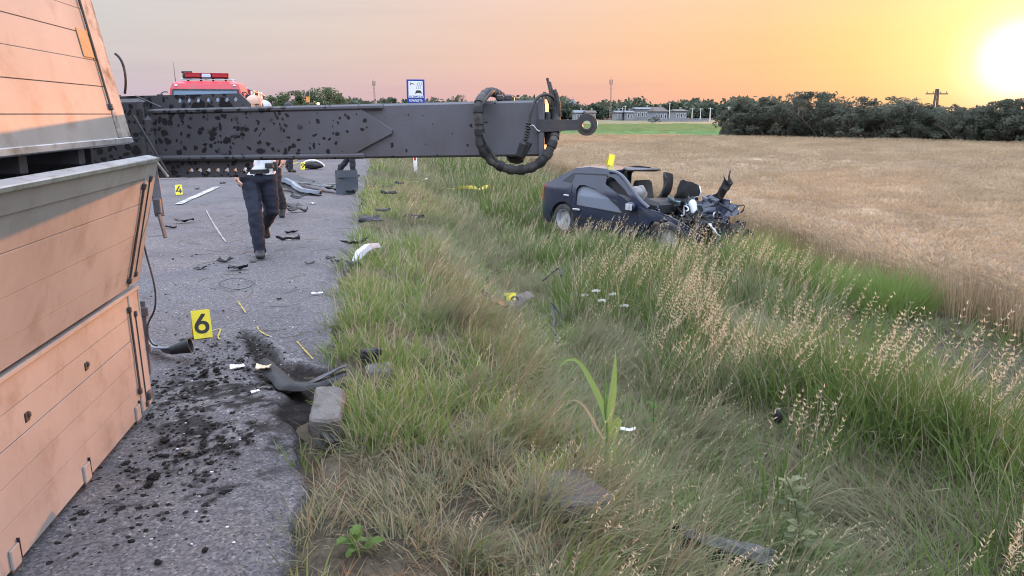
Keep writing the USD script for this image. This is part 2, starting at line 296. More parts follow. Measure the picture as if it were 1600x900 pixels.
ROAD_N = {'g': ('geometry', {}), 'a': ('attribute', {'attribute': 'soil'}),
          'v': ('voronoi_texture', {'scale': 95.0, 'feature': 'f1'}), 'vw': ('rgb_to_bw', {}), 'vr': ('rgb_ramp', {'ramp': [(0.0, (0.060, 0.057, 0.062)), (0.5, (0.138, 0.131, 0.136)), (0.82, (0.19, 0.18, 0.183)), (1.0, (0.36, 0.34, 0.32))]}),
          'n': ('noise_texture', {'scale': 0.9, 'detail': 9.0, 'roughness': 0.66}), 'nr': ('rgb_ramp', {'ramp': [(0.3, (0.78, 0.76, 0.78)), (0.5, (1.0, 0.98, 1.0)), (0.7, (1.22, 1.17, 1.12))]}),
          'mu': ('mix', {'mix_type': 'multiply', 'fac': 1.0}), 'f': ('noise_texture', {'scale': 60.0, 'detail': 6.0, 'roughness': 0.7}), 'sr': ('rgb_ramp', {'ramp': [(0.3, (0.006, 0.005, 0.005)), (0.7, (0.026, 0.021, 0.019))]}),
          'mx': ('mix_color', {}), 'b': ('bump', {'strength': 0.55, 'distance': 0.012}), 'p': ('principled_bsdf', {'roughness': 0.9, 'specular_ior_level': 0.2})}
ROAD_L = [('g.position', 'v.vector'), ('v.color', 'vw.color'), ('vw.val', 'vr.fac'), ('g.position', 'n.vector'), ('n.fac', 'nr.fac'), ('vr.color', 'mu.color1'), ('nr.color', 'mu.color2'), ('g.position', 'f.vector'), ('f.fac', 'sr.fac'),
          ('a.fac', 'mx.fac'), ('mu.color', 'mx.a'), ('sr.color', 'mx.b'), ('mx.result', 'p.base_color'), ('f.fac', 'b.height'), ('b.normal', 'p.normal')]
ASPHALT = usdkit.material(stage, '/World/Looks/asphalt', ROAD_N, ROAD_L, surface='p.BSDF')
obj('road', (np.c_[xy, z], F), ASPHALT, smooth=True, kind='structure', prim={'soil': soil})
def road_z(x, y): return 0.4 * -0.012 * np.abs(ST(x, y)[0] + 3.3)

def strip(pts, w, z=0.006, wob=0.0, seed=0):   # a flat strip along road points
    p = np.asarray(pts, float)[:, :2]; d = np.gradient(p, axis=0); d /= np.linalg.norm(d, axis=1, keepdims=True); n = np.stack([d[:, 1], -d[:, 0]], 1)
    rs = np.random.default_rng(seed); w_ = w * (1 + wob * rs.uniform(-1, 1, (len(p), 1)))
    a, b = p + n * w_ / 2, p - n * w_ / 2
    V = np.vstack([np.c_[a, road_z(a[:, 0], a[:, 1]) + z], np.c_[b, road_z(b[:, 0], b[:, 1]) + z]]); k = len(p); i = np.arange(k - 1)
    return V, np.vstack([np.stack([i, i + 1, i + 1 + k], 1), np.stack([i, i + 1 + k, i + k], 1)])
# the broken centre line: dashes of 3 m every 9 m
for k in range(8):
    t0 = 14.2 + 9.2 * k
    pts = R2(np.full(14, -3.17), np.linspace(t0, t0 + 3.3, 14))
    obj('lane_marking', strip(pts, 0.13, 0.012, 0.12, k), WHITE_PAINT, smooth=False, kind='structure')
# ---------------------------------------------------------------- the overturned trailer
PANEL = mat('dirty_panel_paint', (0.33, 0.305, 0.285), 0.45, 0.34, 1.3, bump=0.07, bscale=18, dirt=(0.185, 0.15, 0.125), dscale=5.5, dpos=(0.52, 0.76), coord='object', detail=11)
PANEL_DIRTY = mat('soiled_panel_paint', (0.40, 0.36, 0.32), 0.6, 0.35, 5, bump=0.25, bscale=40, dirt=(0.10, 0.075, 0.06), dscale=7, dpos=(0.48, 0.62))
RUST_PATCH = mat('bare_plywood_patch', (0.46, 0.28, 0.13), 0.7, 0.3, 12)
TRAIL_STEEL = mat('trailer_steel', (0.088, 0.089, 0.104), 0.5, 0.25, 4, bump=0.12, bscale=50, dirt=(0.06, 0.055, 0.055), dscale=5, dpos=(0.5, 0.7))
def splat_mat():
    n = {'tc': ('texture_coordinate', {}), 'sx': ('separate_xyz', {}), 'w': ('noise_texture', {'scale': 9.0, 'detail': 3.0}), 'ws': ('vector_math', {'math_type': 'scale', 'scale': 0.09}), 'wa': ('vector_math', {'math_type': 'add'}),
         'v1': ('voronoi_texture', {'scale': 11.0, 'feature': 'f1', 'randomness': 1.0}), 'v2': ('voronoi_texture', {'scale': 30.0, 'feature': 'f1', 'randomness': 1.0}),
         'b1': ('rgb_to_bw', {}), 'b2': ('rgb_to_bw', {}),
         'r1': ('math', {'math_type': 'multiply_add', 'value2': 0.76, 'value3': -0.26}), 'r2': ('math', {'math_type': 'multiply_add', 'value2': 0.72, 'value3': -0.15}),
         'fx': ('map_range', {'from_min': 0.5, 'from_max': 1.95, 'to_min': 0.13, 'to_max': -0.20, 'clamp': True}),
         's1': ('math', {'math_type': 'add'}), 's2': ('math', {'math_type': 'add'}),
         'd1': ('math', {'math_type': 'subtract'}), 'd2': ('math', {'math_type': 'subtract'}), 'mn': ('math', {'math_type': 'minimum'}),
         'mk': ('map_range', {'from_min': -0.06, 'from_max': 0.04, 'to_min': 1.0, 'to_max': 0.0, 'clamp': True}),
         'n': ('noise_texture', {'scale': 4.0, 'detail': 7.0, 'roughness': 0.6}), 'nr': ('rgb_ramp', {'ramp': [(0.3, (0.088, 0.090, 0.108)), (0.7, (0.062, 0.061, 0.067))]}),
         'fd': ('map_range', {'from_min': -0.2, 'from_max': 1.5, 'to_min': 0.9, 'to_max': 0.0, 'clamp': True}), 'dk': ('mix_color', {'b': (0.027, 0.026, 0.028)}),
         'mx': ('mix_color', {'b': (0.011, 0.011, 0.012)}), 'rg': ('map_range', {'from_min': 0.0, 'from_max': 1.0, 'to_min': 0.52, 'to_max': 0.22}), 'p': ('principled_bsdf', {'specular_ior_level': 0.45})}
    L = [('tc.object', 'w.vector'), ('w.color', 'ws.vector1'), ('ws.vector', 'wa.vector1'), ('tc.object', 'wa.vector2'), ('wa.vector', 'v1.vector'), ('wa.vector', 'v2.vector'),
         ('v1.color', 'b1.color'), ('v2.color', 'b2.color'), ('b1.val', 'r1.value1'), ('b2.val', 'r2.value1'), ('tc.object', 'sx.vector'), ('sx.x', 'fx.value'), ('sx.x', 'fd.value'),
         ('r1.value', 's1.value1'), ('fx.result', 's1.value2'), ('r2.value', 's2.value1'), ('fx.result', 's2.value2'),
         ('v1.distance', 'd1.value1'), ('s1.value', 'd1.value2'), ('v2.distance', 'd2.value1'), ('s2.value', 'd2.value2'), ('d1.value', 'mn.value1'), ('d2.value', 'mn.value2'), ('mn.value', 'mk.value'),
         ('tc.object', 'n.vector'), ('n.fac', 'nr.fac'), ('nr.color', 'dk.a'), ('fd.result', 'dk.fac'), ('dk.result', 'mx.a'), ('mk.result', 'mx.fac'), ('mx.result', 'p.base_color'), ('mk.result', 'rg.value'), ('rg.result', 'p.roughness')]
    return usdkit.material(stage, '/World/Looks/oil_spattered_steel', n, L, surface='p.BSDF')
SPLAT = splat_mat()
A = np.array([-1.936, 3.885, 0.0]); DU = np.array([-0.150, 0.9887]); DN = np.array([0.9887, 0.150])   # far foot of the side wall; along and out of it
trailer = thing('overturned_trailer', 'overturned cream panelled trailer lying along the road, its steel drawbar sticking out sideways', 'trailer', (A[0], A[1], 0), math.atan2(-DU[0], DU[1]))
def TL(x, y, z): return np.array([x, y, z], float)       # local: x out of the wall, y along the road (0 = far end), z up
LEN = 6.6
# cross-section of the wall, from the foot up: lower tier, middle tier (leaning out), gap, upper tier (leaning in)
def tier(name, z0, x0, z1, x1, edges, lip=0.0):
    """planks between two heights; edges: fractions of the height where the planks meet"""
    L0 = []
    for k, (a, b) in enumerate(zip(edges[:-1], edges[1:])):
        p0, p1 = np.array([x0 + (x1 - x0) * a, z0 + (z1 - z0) * a]), np.array([x0 + (x1 - x0) * b, z0 + (z1 - z0) * b])
        d = (p1 - p0) / np.linalg.norm(p1 - p0); n = np.array([d[1], -d[0]])
        g = 0.0010; p0 = p0 + d * g; p1 = p1 - d * g
        c = (p0 + p1) / 2 - n * 0.0125 + n * (0.0012 * ((k * 37 % 5) - 2) / 2)
        R = np.stack([[n[0], 0, n[1]], [0, 1, 0], [d[0], 0, d[1]]], 1)
        off = -0.155
        obj(name, box((c[0], off - (LEN + off) / 2, c[1]), (0.025, LEN + off, np.linalg.norm(p1 - p0)), 0.0015, R), PANEL, trailer, smooth=30)
        L0.append((p0, p1))
    # the backing sheet behind the planks and the corner post at the far end
    p0, p1 = np.array([x0, z0]), np.array([x1, z1]); d = (p1 - p0) / np.linalg.norm(p1 - p0); n = np.array([d[1], -d[0]])
    R = np.stack([[n[0], 0, n[1]], [0, 1, 0], [d[0], 0, d[1]]], 1); c = (p0 + p1) / 2; h = np.linalg.norm(p1 - p0)
    cc = c - n * 0.034
    obj('backing_sheet', box((cc[0], -LEN / 2, cc[1]), (0.016, LEN - 0.02, h - 0.01), 0.002, R), STEEL_DARK, trailer)
    return p0, p1, d, n, R, h
low = tier('panel_board', 0.035, 0.0, 0.684, -0.012, [0.0, 0.235, 0.44, 0.62, 0.80, 0.965])
mid = tier('panel_board', 0.70, -0.004, 1.335, 0.152, [0.0, 0.17, 0.42, 0.66, 0.86])
upp = tier('panel_board', 1.432, 0.035, 3.0, -0.24, [0.0, 0.075, 0.155, 0.23, 0.305, 0.375, 0.455, 0.545, 0.64, 0.74, 0.84, 0.93])
def along(t_, a, dn=0.0, y=0.0):
    p = t_[0] + t_[2] * (t_[5] * a) + t_[3] * dn; return np.array([p[0], y, p[1]])
def rail(t_, a, w, proud, thick_, m, name, y0=0.0, y1=-LEN, label=None):
    c = along(t_, a, proud - thick_ / 2, (y0 + y1) / 2)
    return obj(name, box(c, (thick_, abs(y1 - y0), w), 0.004, t_[4]), m, trailer, label=label)
rail(low, 0.985, 0.020, 0.014, 0.05, PANEL, 'tier_rail')
rail(mid, 0.925, 0.094, 0.004, 0.034, PANEL, 'tier_rail')
rail(mid, 0.992, 0.022, 0.016, 0.06, ALU, 'top_rail', label='bright aluminium rail along the top of the lower wall')
rail(upp, -0.006, 0.030, 0.014, 0.05, ALU, 'bottom_rail', label='bright aluminium rail along the foot of the upper wall')
for t_ in (low, mid, upp):                                        # corner posts at the far end
    m = PANEL_DIRTY if t_ is upp else PANEL
    obj('corner_post', box(along(t_, 0.5, -0.012, -0.076), (0.036, 0.148, t_[5] - 0.012), 0.004, t_[4]), m, trailer, label='soiled battered corner post' if t_ is upp else None)
    obj('corner_edge', box(along(t_, 0.5, -0.03, 0.006), (0.07, 0.012, t_[5] - 0.02), 0.003, t_[4]), m, trailer)
def rod(t_, a0, a1, y, r=0.0055, dn=0.009):
    path = obj('latch_rod', tube([along(t_, a0, dn, y), along(t_, a1, dn, y)], r, 8), STEEL_DARK, trailer)
    hp = Thing(path, trailer.M)
    for a in (a0, a1):
        obj('rod_clip', box(along(t_, a, 0.008, y), (0.02, 0.022, 0.03), 0.004, t_[4]), STEEL_DARK, hp)
rod(low, 0.20, 0.86, -0.165); rod(mid, 0.07, 0.80, -0.165); rod(upp, 0.095, 0.42, -0.165); rod(low, 0.05, 0.8, -0.09, 0.003); rod(mid, 0.1, 0.85, -0.085, 0.003)
def wall_y(px, py):                        # where a line of sight meets the wall: distance along it, and height
    q0, q1 = trailer.inv[:3, :3] @ np.array([0, 0, CAMZ]) + trailer.inv[:3, 3], trailer.inv[:3, :3] @ ray(px, py); k = -q0[0] / q1[0]; q = q0 + q1 * k; return q[1], q[2]
for px, py in ((138, 572), (46, 651), (-90, 766)):                # recessed hook pockets of the lower tier
    y, z = wall_y(px, py); c = along(low, (z - .035) / low[5], -.002, y)
    p = obj('hook_pocket', box(c, (0.012, 0.034, 0.036), 0.003, low[4]), INK, trailer)
    obj('hook', box(c + [.007, .008, .006], (0.012, 0.016, 0.022), 0.004, low[4]), STEEL_DARK, Thing(p, trailer.M))
for px, py in ((216, 655), (137, 752), (24, 880)):               # hinges along the foot
    y, z = wall_y(px, py)
    p = obj('hinge', box(along(low, 0.055, 0.0035, y), (0.012, 0.060, 0.075), 0.003, low[4]), PANEL, trailer)
    obj('hinge_knuckle', tube([along(low, -0.012, -0.004, y - 0.035), along(low, -0.012, -0.004, y + 0.03)], 0.010, 10), STEEL_DARK, Thing(p, trailer.M))
    obj('hinge_slot', box(along(low, 0.075, 0.003, y + .036), (0.012, 0.005, 0.075), 0.001, low[4]), INK, Thing(p, trailer.M))
obj('corner_bracket', box(along(low, 0.10, 0.012, -0.05), (0.024, 0.05, 0.05), 0.008, low[4]), STEEL_DARK, trailer)
obj('repair_patch', box(along(upp, 0.352 * 0.78, 0.003, -0.235), (0.004, 0.125, 0.125), 0.001, upp[4]), RUST_PATCH, trailer, label='ochre patch with torn edge beside the corner post')
# body behind the walls: floor frame, far end wall, cross members
obj('body_shell', cat_([box((-1.25, -LEN / 2, 1.2), (2.3, LEN - 0.1, 0.04)), box((-2.38, -LEN / 2, 1.5), (0.05, LEN - 0.04, 2.7)), box((-1.23, -LEN + 0.02, 1.5), (2.3, 0.04, 2.7)), box((-1.2, -LEN / 2, 2.85), (1.9, LEN - 0.1, 0.04))]), STEEL_DARK, trailer)
obj('end_wall', box((-1.26, -0.05, 1.5), (2.26, 0.03, 2.76), 0.004), TRAIL_STEEL, trailer)
for y in np.arange(-0.5, -LEN, -0.55):
    obj('cross_member', box((-0.26, y, 1.38), (0.5, 0.06, 0.09), 0.004), TRAIL_STEEL, trailer)
# steel straps and brackets hanging beside the far corner
def W(px, py, y): q = trailer.inv @ np.r_[Q(px, py, y), 1]; return q[:3]
obj('side_bracket', cat_([bar(W(238, 262, 3.98), W(250, 338, 3.96), 0.05, 0.012, 0.003), bar(W(247, 330, 3.95), W(259, 372, 3.94), 0.022, 0.012, 0.003), box(W(246, 322, 3.95), (0.035, 0.03, 0.08), 0.005)]), TRAIL_STEEL, trailer, label='bent steel bracket hanging at the corner of the walls')
obj('stay_rod', tube([W(241, 249, 3.95), W(262, 276, 4.0)], 0.008, 8), ALU, trailer)
obj('lower_bracket', cat_([bar(W(222, 470, 3.99), W(232, 585, 3.96), 0.03, 0.018, 0.003), box(W(224, 487, 3.98), (0.05, 0.02, 0.05), 0.004), box(W(228, 545, 3.97), (0.05, 0.02, 0.05), 0.004)]), TRAIL_STEEL, trailer)
obj('loose_cable', tube(spline([W(224, 375, 3.99), W(232, 410, 3.98), W(243, 462, 3.95), W(240, 488, 3.95), W(231, 508, 3.97), W(236, 535, 3.95), W(246, 540, 3.93)], 40), 0.005, 8), RUBBER, trailer)
obj('upper_cable', tube(spline([W(180, 84, 4.0), W(191, 98, 3.98), W(196, 120, 3.98), W(195, 146, 4.0)], 20), 0.006, 8), RUBBER, trailer)

# drawbar
B0, B1 = Q(212, 212, 4.60), Q(848, 200.5, 4.27)
bx = (B1 - B0); BL = np.linalg.norm(bx); bx /= BL
by = np.cross([0, 0, 1.0], bx); by /= np.linalg.norm(by); bz = np.cross(bx, by)
BM = np.eye(4); BM[:3, 0], BM[:3, 1], BM[:3, 2], BM[:3, 3] = bx, by, bz, B0
db = UsdGeom.Xform.Define(stage, trailer.path + '/drawbar'); place(db, trailer.inv @ BM)
DB = Thing(trailer.path + '/drawbar', BM)
def at(px, py, y): return (DB.inv @ np.r_[Q(px, py, y), 1])[:3]
H2 = 0.150
def hollow(x0, x1, hz, hy):
    o = box(((x0 + x1) / 2, hy, 0), (x1 - x0, 2 * hy, 2 * hz), 0.012); return o
obj('box_beam', hollow(0.0, BL, H2, 0.13), SPLAT, DB, smooth=30)
fx = [at(x, y, 4.43)[0] for x, y in ((252, 200), (565, 200), (617, 205))]
def plate(poly, y0, th, holes=()):         # polygon in the beam's xz plane, from y0 towards the camera
    g = Polygon(poly)
    for h in holes: g = g.difference(Polygon(h))
    v, f = prism(g, th); v = v[:, [0, 2, 1]] * [1, -1, 1] + [0, y0, 0]; return v, f
zt = H2 - 0.032
obj('cover_plate', plate([(fx[0] - 0.3, -zt), (fx[1] - 0.04, -zt), (fx[2], -0.012), (fx[2], 0.006), (fx[1] + 0.01, zt), (fx[0] - 0.3, zt)], 0.0, 0.014), SPLAT, DB, smooth=False)
obj('weld_seam', cat_([tube([(fx[1] + 0.01, -0.006, zt), (fx[2], -0.006, 0.002)], 0.007, 6), tube([(fx[1] - 0.04, -0.006, -zt), (fx[2], -0.006, -0.004)], 0.007, 6)]), TRAIL_STEEL, DB)
obj('beam_flange', cat_([bar((0.13, -0.004, H2 - 0.016), (BL * 0.63, -0.004, H2 - 0.016), 0.03, 0.032, 0.01)]), SPLAT, DB)
obj('beam_flange', cat_([bar((0.13, -0.008, -H2 + 0.016), (BL * 0.58, -0.004, -H2 + 0.016), 0.036, 0.034, 0.012)]), SPLAT, DB)
def flange_plate(x0, x1, z0, z1, yy, px_holes, hz, up):
    hs = [disc(0.0125, 14, (at(px, 160, 4.5)[0], hz)) for px in px_holes]
    ch = 0.065
    poly = [(x0, z0), (x1 - (0 if up else ch), z0), (x1, z0 + (0 if up else ch)), (x1, z1 - (ch if up else 0)), (x1 - (ch if up else 0), z1), (x0, z1)]
    return plate(poly, yy, 0.014, hs)
obj('flange_plate', flange_plate(-0.15, at(385, 150, 4.5)[0], H2 - 0.02, H2 + 0.078, 0.06, [264, 280, 296, 313, 329, 345, 360], H2 + 0.045, True), SPLAT, DB, smooth=False)
obj('flange_plate', flange_plate(0.02, at(395, 262, 4.5)[0], -H2 - 0.098, -H2 + 0.02, 0.02, [278, 293, 308, 324, 340, 355, 371], -H2 - 0.055, False), SPLAT, DB, smooth=False)
for k, px in enumerate((264, 280, 296, 313, 329, 345, 360)):
    obj('rear_bolt', tube([(at(px, 160, 4.5)[0] + 0.006, 0.10, H2 + 0.045), (at(px, 160, 4.5)[0] + 0.006, 0.115, H2 + 0.045)], 0.011, 8), ALU, DB)
obj('chassis_cheek', cat_([box((-0.14, 0.10, 0.0), (0.46, 0.30, 0.42), 0.02), box((0.02, 0.06, -0.05), (0.22, 0.2, 0.34), 0.03)]), SPLAT, DB)
obj('brace_rod', tube([at(208, 180, 4.2), at(262, 270, 4.25)], 0.007, 8), STEEL_DARK, DB)
obj('brace_rod', tube([at(212, 150, 4.5), at(252, 168, 4.48)], 0.005, 8), STEEL_DARK, DB)
xe = BL
obj('end_plate', box((xe - 0.006, 0.125, 0.0), (0.03, 0.30, 0.315), 0.004), TRAIL_STEEL, DB)
obj('flange_nut', cat_([box((xe + 0.022, 0.125, 0.0), (0.03, 0.17, 0.175), 0.008), tube([(xe + 0.03, 0.125, 0), (xe + 0.06, 0.125, 0)], 0.055, 16)]), STEEL_DARK, DB)
ec = at(917, 195, 4.235); EYE_Y = 0.125
def drawbar_eye():
    th = 0.05; ring = Polygon(disc(0.0575, 40)).difference(Polygon(disc(0.0265, 32)))
    sh = Polygon([(-0.30, -0.036), (-0.05, -0.026), (-0.05, 0.026), (-0.30, 0.036)])
    g = ring.union(sh.difference(Polygon(disc(0.03, 32)))).buffer(0.002)
    v, f = prism(g, th, -th / 2)
    v = v[:, [0, 2, 1]]; return v * [1, -1, 1] + [ec[0], 0.0, ec[2]]
v, f = prism(Polygon(disc(0.0575, 40)).difference(Polygon(disc(0.0265, 32))).union(Polygon([(-0.27, -0.034), (-0.05, -0.027), (-0.05, 0.027), (-0.27, 0.034)]).difference(Polygon(disc(0.03, 32)))), 0.05, -0.025)
v = v[:, [0, 2, 1]] * [1, -1, 1] + [ec[0], ec[1], ec[2]]
obj('towing_eye', (v, f), STEEL_DARK, DB, smooth=35, label='forged towing eye ring at the end of the drawbar')
obj('eye_bush', move(trimesh.creation.annulus(0.0225, 0.031, 0.066, sections=28), frame((1, 0, 0), (0, 1, 0)), [ec[0], ec[1], ec[2]]), STEEL_DARK, DB)
# brake and light cables wrapped in tape
yf = -0.045
def cab(pts, r, n=60, sides=10): return tube(spline(pts, n), r, sides)
main = [at(790, 158, 4.6), at(776, 146, 4.45), at(757, 148, 4.30), at(748, 168, 4.22), at(749, 200, 4.21), at(752, 228, 4.21), at(770, 252, 4.22), at(800, 265, 4.22), at(830, 262, 4.22), at(852, 246, 4.22), at(866, 215, 4.25), at(868, 188, 4.35), at(864, 168, 4.36)]
mp = spline(main, 220)
hose = obj('cable_bundle', tube(mp, 0.0235 + 0.0035 * np.sin(np.arange(220) * 0.9) * (np.arange(220) < 60), 12), RUBBER, DB, smooth=60, label='thick tape wrapped bundle of cables looped round the drawbar end')
HB = Thing(hose, DB.M)
for k in range(60, 205, 9):
    obj('tape_wrap', tube(mp[k:k + 6], 0.0285, 12), BLACK_PLASTIC if k % 2 else RUBBER, HB, smooth=60)
obj('cable', tube(mp[40:140] + np.array([0.022, -0.012, 0.004]) * (1 + 0.8 * np.sin(np.arange(100) * .12))[:, None], 0.009, 8), RUBBER, HB, smooth=60)
th = [at(866, 156, 4.33), at(850, 148, 4.25), at(836, 158, 4.2), at(829, 180, 4.19), at(826, 196, 4.19), at(822, 214, 4.19)]
thin = obj('plug_cable', cab(th, 0.0085, 50), RUBBER, DB, smooth=60, label='thin cable ending in a ribbed plug')
PB = Thing(thin, DB.M)
rb = spline([at(826, 192, 4.19), at(822, 214, 4.18), at(818, 226, 4.18)], 60)
obj('ribbed_sleeve', tube(rb, 0.013 + 0.004 * np.sign(np.sin(np.arange(60) * 0.9)), 12), RUBBER, PB, smooth=False)
obj('plug', bar(at(819, 222, 4.17), at(811, 247, 4.17), 0.042, 0.05, 0.01, up=(0, 1, 0)), BLACK_PLASTIC, PB)
obj('plug_cap', bar(at(829, 222, 4.18), at(818, 244, 4.18), 0.022, 0.045, 0.006, up=(0, 1, 0)), BLACK_PLASTIC, PB)
obj('cut_wire', tube(spline([at(828, 198, 4.17), at(833, 196, 4.16), at(838, 202, 4.16), at(844, 205, 4.16)], 16), 0.003, 6), ALU, PB)
for k, (a, b, c_, r) in enumerate([((868, 200), (864, 165), (855, 122), .011), ((872, 196), (868, 165), (859, 128), .009), ((868, 186), (872, 165), (866, 140), .016), ((874, 188), (873, 160), (871, 152), .008), ((864, 196), (861, 170), (853, 150), .007)]):
    pts = spline([at(*a, 4.36), at(*b, 4.36), at(*c_, 4.36)], 14)
    obj('frayed_cable', tube(pts, np.linspace(r, r * 0.7, 14), 8), RUBBER, DB, smooth=60)
obj('cable_clamp', lump(0.05, 5, 2, 0.3, (1.1, .7, .7)) and move(lump(0.05, 5, 2, 0.3, (1.1, .7, .7)), t=at(806, 246, 4.4)), STEEL_DARK, DB, smooth=50)
for px in (781, 795):
    obj('valve', cat_([box(at(px, 153, 4.36), (0.04, 0.05, 0.035), 0.008), box(at(px + 6, 155, 4.36), (0.02, 0.04, 0.03), 0.006)]), STEEL_DARK, DB)
# ---------------------------------------------------------------- grass, wheat and weeds
GREEN = leaf_mat('green_grass', [(0.0, (0.09, 0.14, 0.035)), (0.3, (0.20, 0.275, 0.08)), (0.55, (0.32, 0.395, 0.135)), (0.75, (0.45, 0.485, 0.21)), (0.9, (0.56, 0.51, 0.28)), (1.0, (0.70, 0.61, 0.39))], trans=.36)
GREY_GREEN = leaf_mat('grey_green_grass', [(0.0, (0.10, 0.12, 0.06)), (0.3, (0.27, 0.29, 0.16)), (0.55, (0.45, 0.455, 0.28)), (0.8, (0.64, 0.60, 0.41)), (1.0, (0.82, 0.74, 0.55))], trans=.36)
STRAW = leaf_mat('dry_grass', [(0.0, (0.17, 0.145, 0.085)), (0.3, (0.38, 0.33, 0.215)), (0.6, (0.58, 0.515, 0.37)), (0.85, (0.80, 0.71, 0.53)), (1.0, (0.42, 0.41, 0.21))], trans=.33)
RUSSET = leaf_mat('russet_dry_grass', [(0.0, (0.13, 0.075, 0.04)), (0.5, (0.26, 0.16, 0.09)), (1.0, (0.36, 0.26, 0.16))])
HEADS = leaf_mat('grass_seed_head', [(0.0, (0.48, 0.38, 0.24)), (0.5, (0.66, 0.54, 0.38)), (1.0, (0.80, 0.68, 0.51))], trans=0.3)
WHEAT = leaf_mat('wheat_straw', [(0.0, (0.20, 0.14, 0.085)), (0.4, (0.40, 0.30, 0.185)), (1.0, (0.62, 0.48, 0.32))], trans=0.3)
EARS = leaf_mat('wheat_ear', [(0.0, (0.33, 0.245, 0.15)), (0.5, (0.57, 0.435, 0.28)), (1.0, (0.76, 0.61, 0.42))], trans=0.35)
LEAF = leaf_mat('weed_leaf', [(0.0, (0.10, 0.17, 0.045)), (0.6, (0.17, 0.27, 0.075)), (1.0, (0.24, 0.35, 0.11))])
REED = leaf_mat('reed_leaf', [(0.0, (0.20, 0.32, 0.10)), (0.6, (0.30, 0.43, 0.16)), (1.0, (0.42, 0.50, 0.17))])
YARROW = leaf_mat('white_umbel', [(0.0, (0.45, 0.45, 0.40)), (1.0, (0.62, 0.62, 0.56))], trans=0.2)
rg = np.random.default_rng(11)
def ribbons(base, az, h, lean, droop, w, K=4, twist=None):
    """blades of grass as tapering ribbons. lean: start angle from upright; droop: further bending towards the tip (radians)"""
    n = len(base); az, h, lean, droop, w = (np.broadcast_to(np.asarray(x, float), (n,)) for x in (az, h, lean, droop, w))
    dirs = np.stack([np.cos(az), np.sin(az), 0 * az], 1); side = np.stack([-np.sin(az), np.cos(az), 0 * az], 1)
    if twist is None: twist = rg.uniform(-0.9, 0.9, n)
    side = side * np.cos(twist)[:, None] + dirs * np.sin(twist)[:, None]
    p = np.array(base, float); rows = []
    for k in range(K + 1):
        u = k / K; ww = w * (1 - u) ** 0.6 * (0.65 + 0.35 * min(1, u * 4)) / 2
        if k == K: rows.append(p[:, None, :])
        else: rows.append(np.stack([p - side * ww[:, None], p + side * ww[:, None]], 1))
        a = lean + droop * (u + 0.5 / K) ** 1.4
        p = p + (dirs * np.sin(a)[:, None] + np.array([0, 0, 1.0]) * np.cos(a)[:, None]) * (h / K)[:, None]
    V = np.concatenate(rows, 1); m = V.shape[1]; f = []
    for k in range(K - 1): a = 2 * k; f += [[a, a + 1, a + 3], [a, a + 3, a + 2]]
    a = 2 * (K - 1); f.append([a, a + 1, a + 2])
    F = (np.arange(n)[:, None, None] * m + np.array(f)[None]).reshape(-1, 3)
    return V.reshape(-1, 3), F
def stems_at(base, az, h, lean, droop, u, K=6):
    """positions at fraction u along the same curve, and its direction"""
    n = len(base); dirs = np.stack([np.cos(az), np.sin(az), 0 * az], 1); p = np.array(base, float); q = None
    N = 24
    for k in range(int(round(u * N))):
        a = lean + droop * ((k + .5) / N) ** 1.4; p = p + (dirs * np.sin(a)[:, None] + np.array([0, 0, 1.0]) * np.cos(a)[:, None]) * (h / N)[:, None]
    a = lean + droop * u ** 1.4
    return p, dirs * np.sin(a)[:, None] + np.array([0, 0, 1.0]) * np.cos(a)[:, None]
def panicles(base, az, h, lean, droop, n_sp=16, size=0.014, spread=0.02, start=0.72, hang=0.6):
    """loose seed heads: little husks round the upper part of each stem"""
    out = []
    for k in range(n_sp):
        u = start + (1 - start) * (k + .5) / n_sp
        p, d = stems_at(base, az, h, lean, droop, u)
        sp = spread * math.sin(math.pi * min(1, (k + 1.2) / n_sp * 0.9 + .1)) ; th = rg.uniform(0, 6.28, len(base))
        o = np.stack([np.cos(th), np.sin(th), -hang * np.ones_like(th)], 1) * sp * rg.uniform(.4, 1.2, (len(base), 1))
        out.append(ribbons(p + o * .35, th, size * rg.uniform(.8, 1.4, len(base)), rg.uniform(.3, 1.2, len(base)), 0.5, size * 0.42, K=2))
    return cat_(out)

def scatter(name, protos, pts, rot, scale, label, cat):
    """many copies of a few patches as one instancer. protos: lists of (mesh name, mesh, material)"""
    path = '/World/' + name; pi = UsdGeom.PointInstancer.Define(stage, path); rel = pi.CreatePrototypesRel()
    for k, parts in enumerate(protos):
        x = UsdGeom.Xform.Define(stage, f'{path}/patch' + (f'_{k:03d}' if k else ''))
        for nm, m, mt in parts: usdkit.mesh(stage, f'{x.GetPath()}/{nm}', m, mt, smooth=False)
        rel.AddTarget(x.GetPath())
    n = len(pts); pi.CreateProtoIndicesAttr(Vt.IntArray.FromNumpy(rg.integers(0, len(protos), n).astype(np.int32)))
    pi.CreatePositionsAttr(Vt.Vec3fArray.FromNumpy(np.asarray(pts, np.float32)))
    h = np.asarray(rot, float) / 2
    pi.CreateOrientationsAttr(Vt.QuathArray([Gf.Quath(float(math.cos(a)), 0.0, 0.0, float(math.sin(a))) for a in h]))
    pi.CreateScalesAttr(Vt.Vec3fArray.FromNumpy(np.asarray(scale, np.float32)))
    tag(pi, label, cat, kind='stuff'); return pi
COUNT = [0]
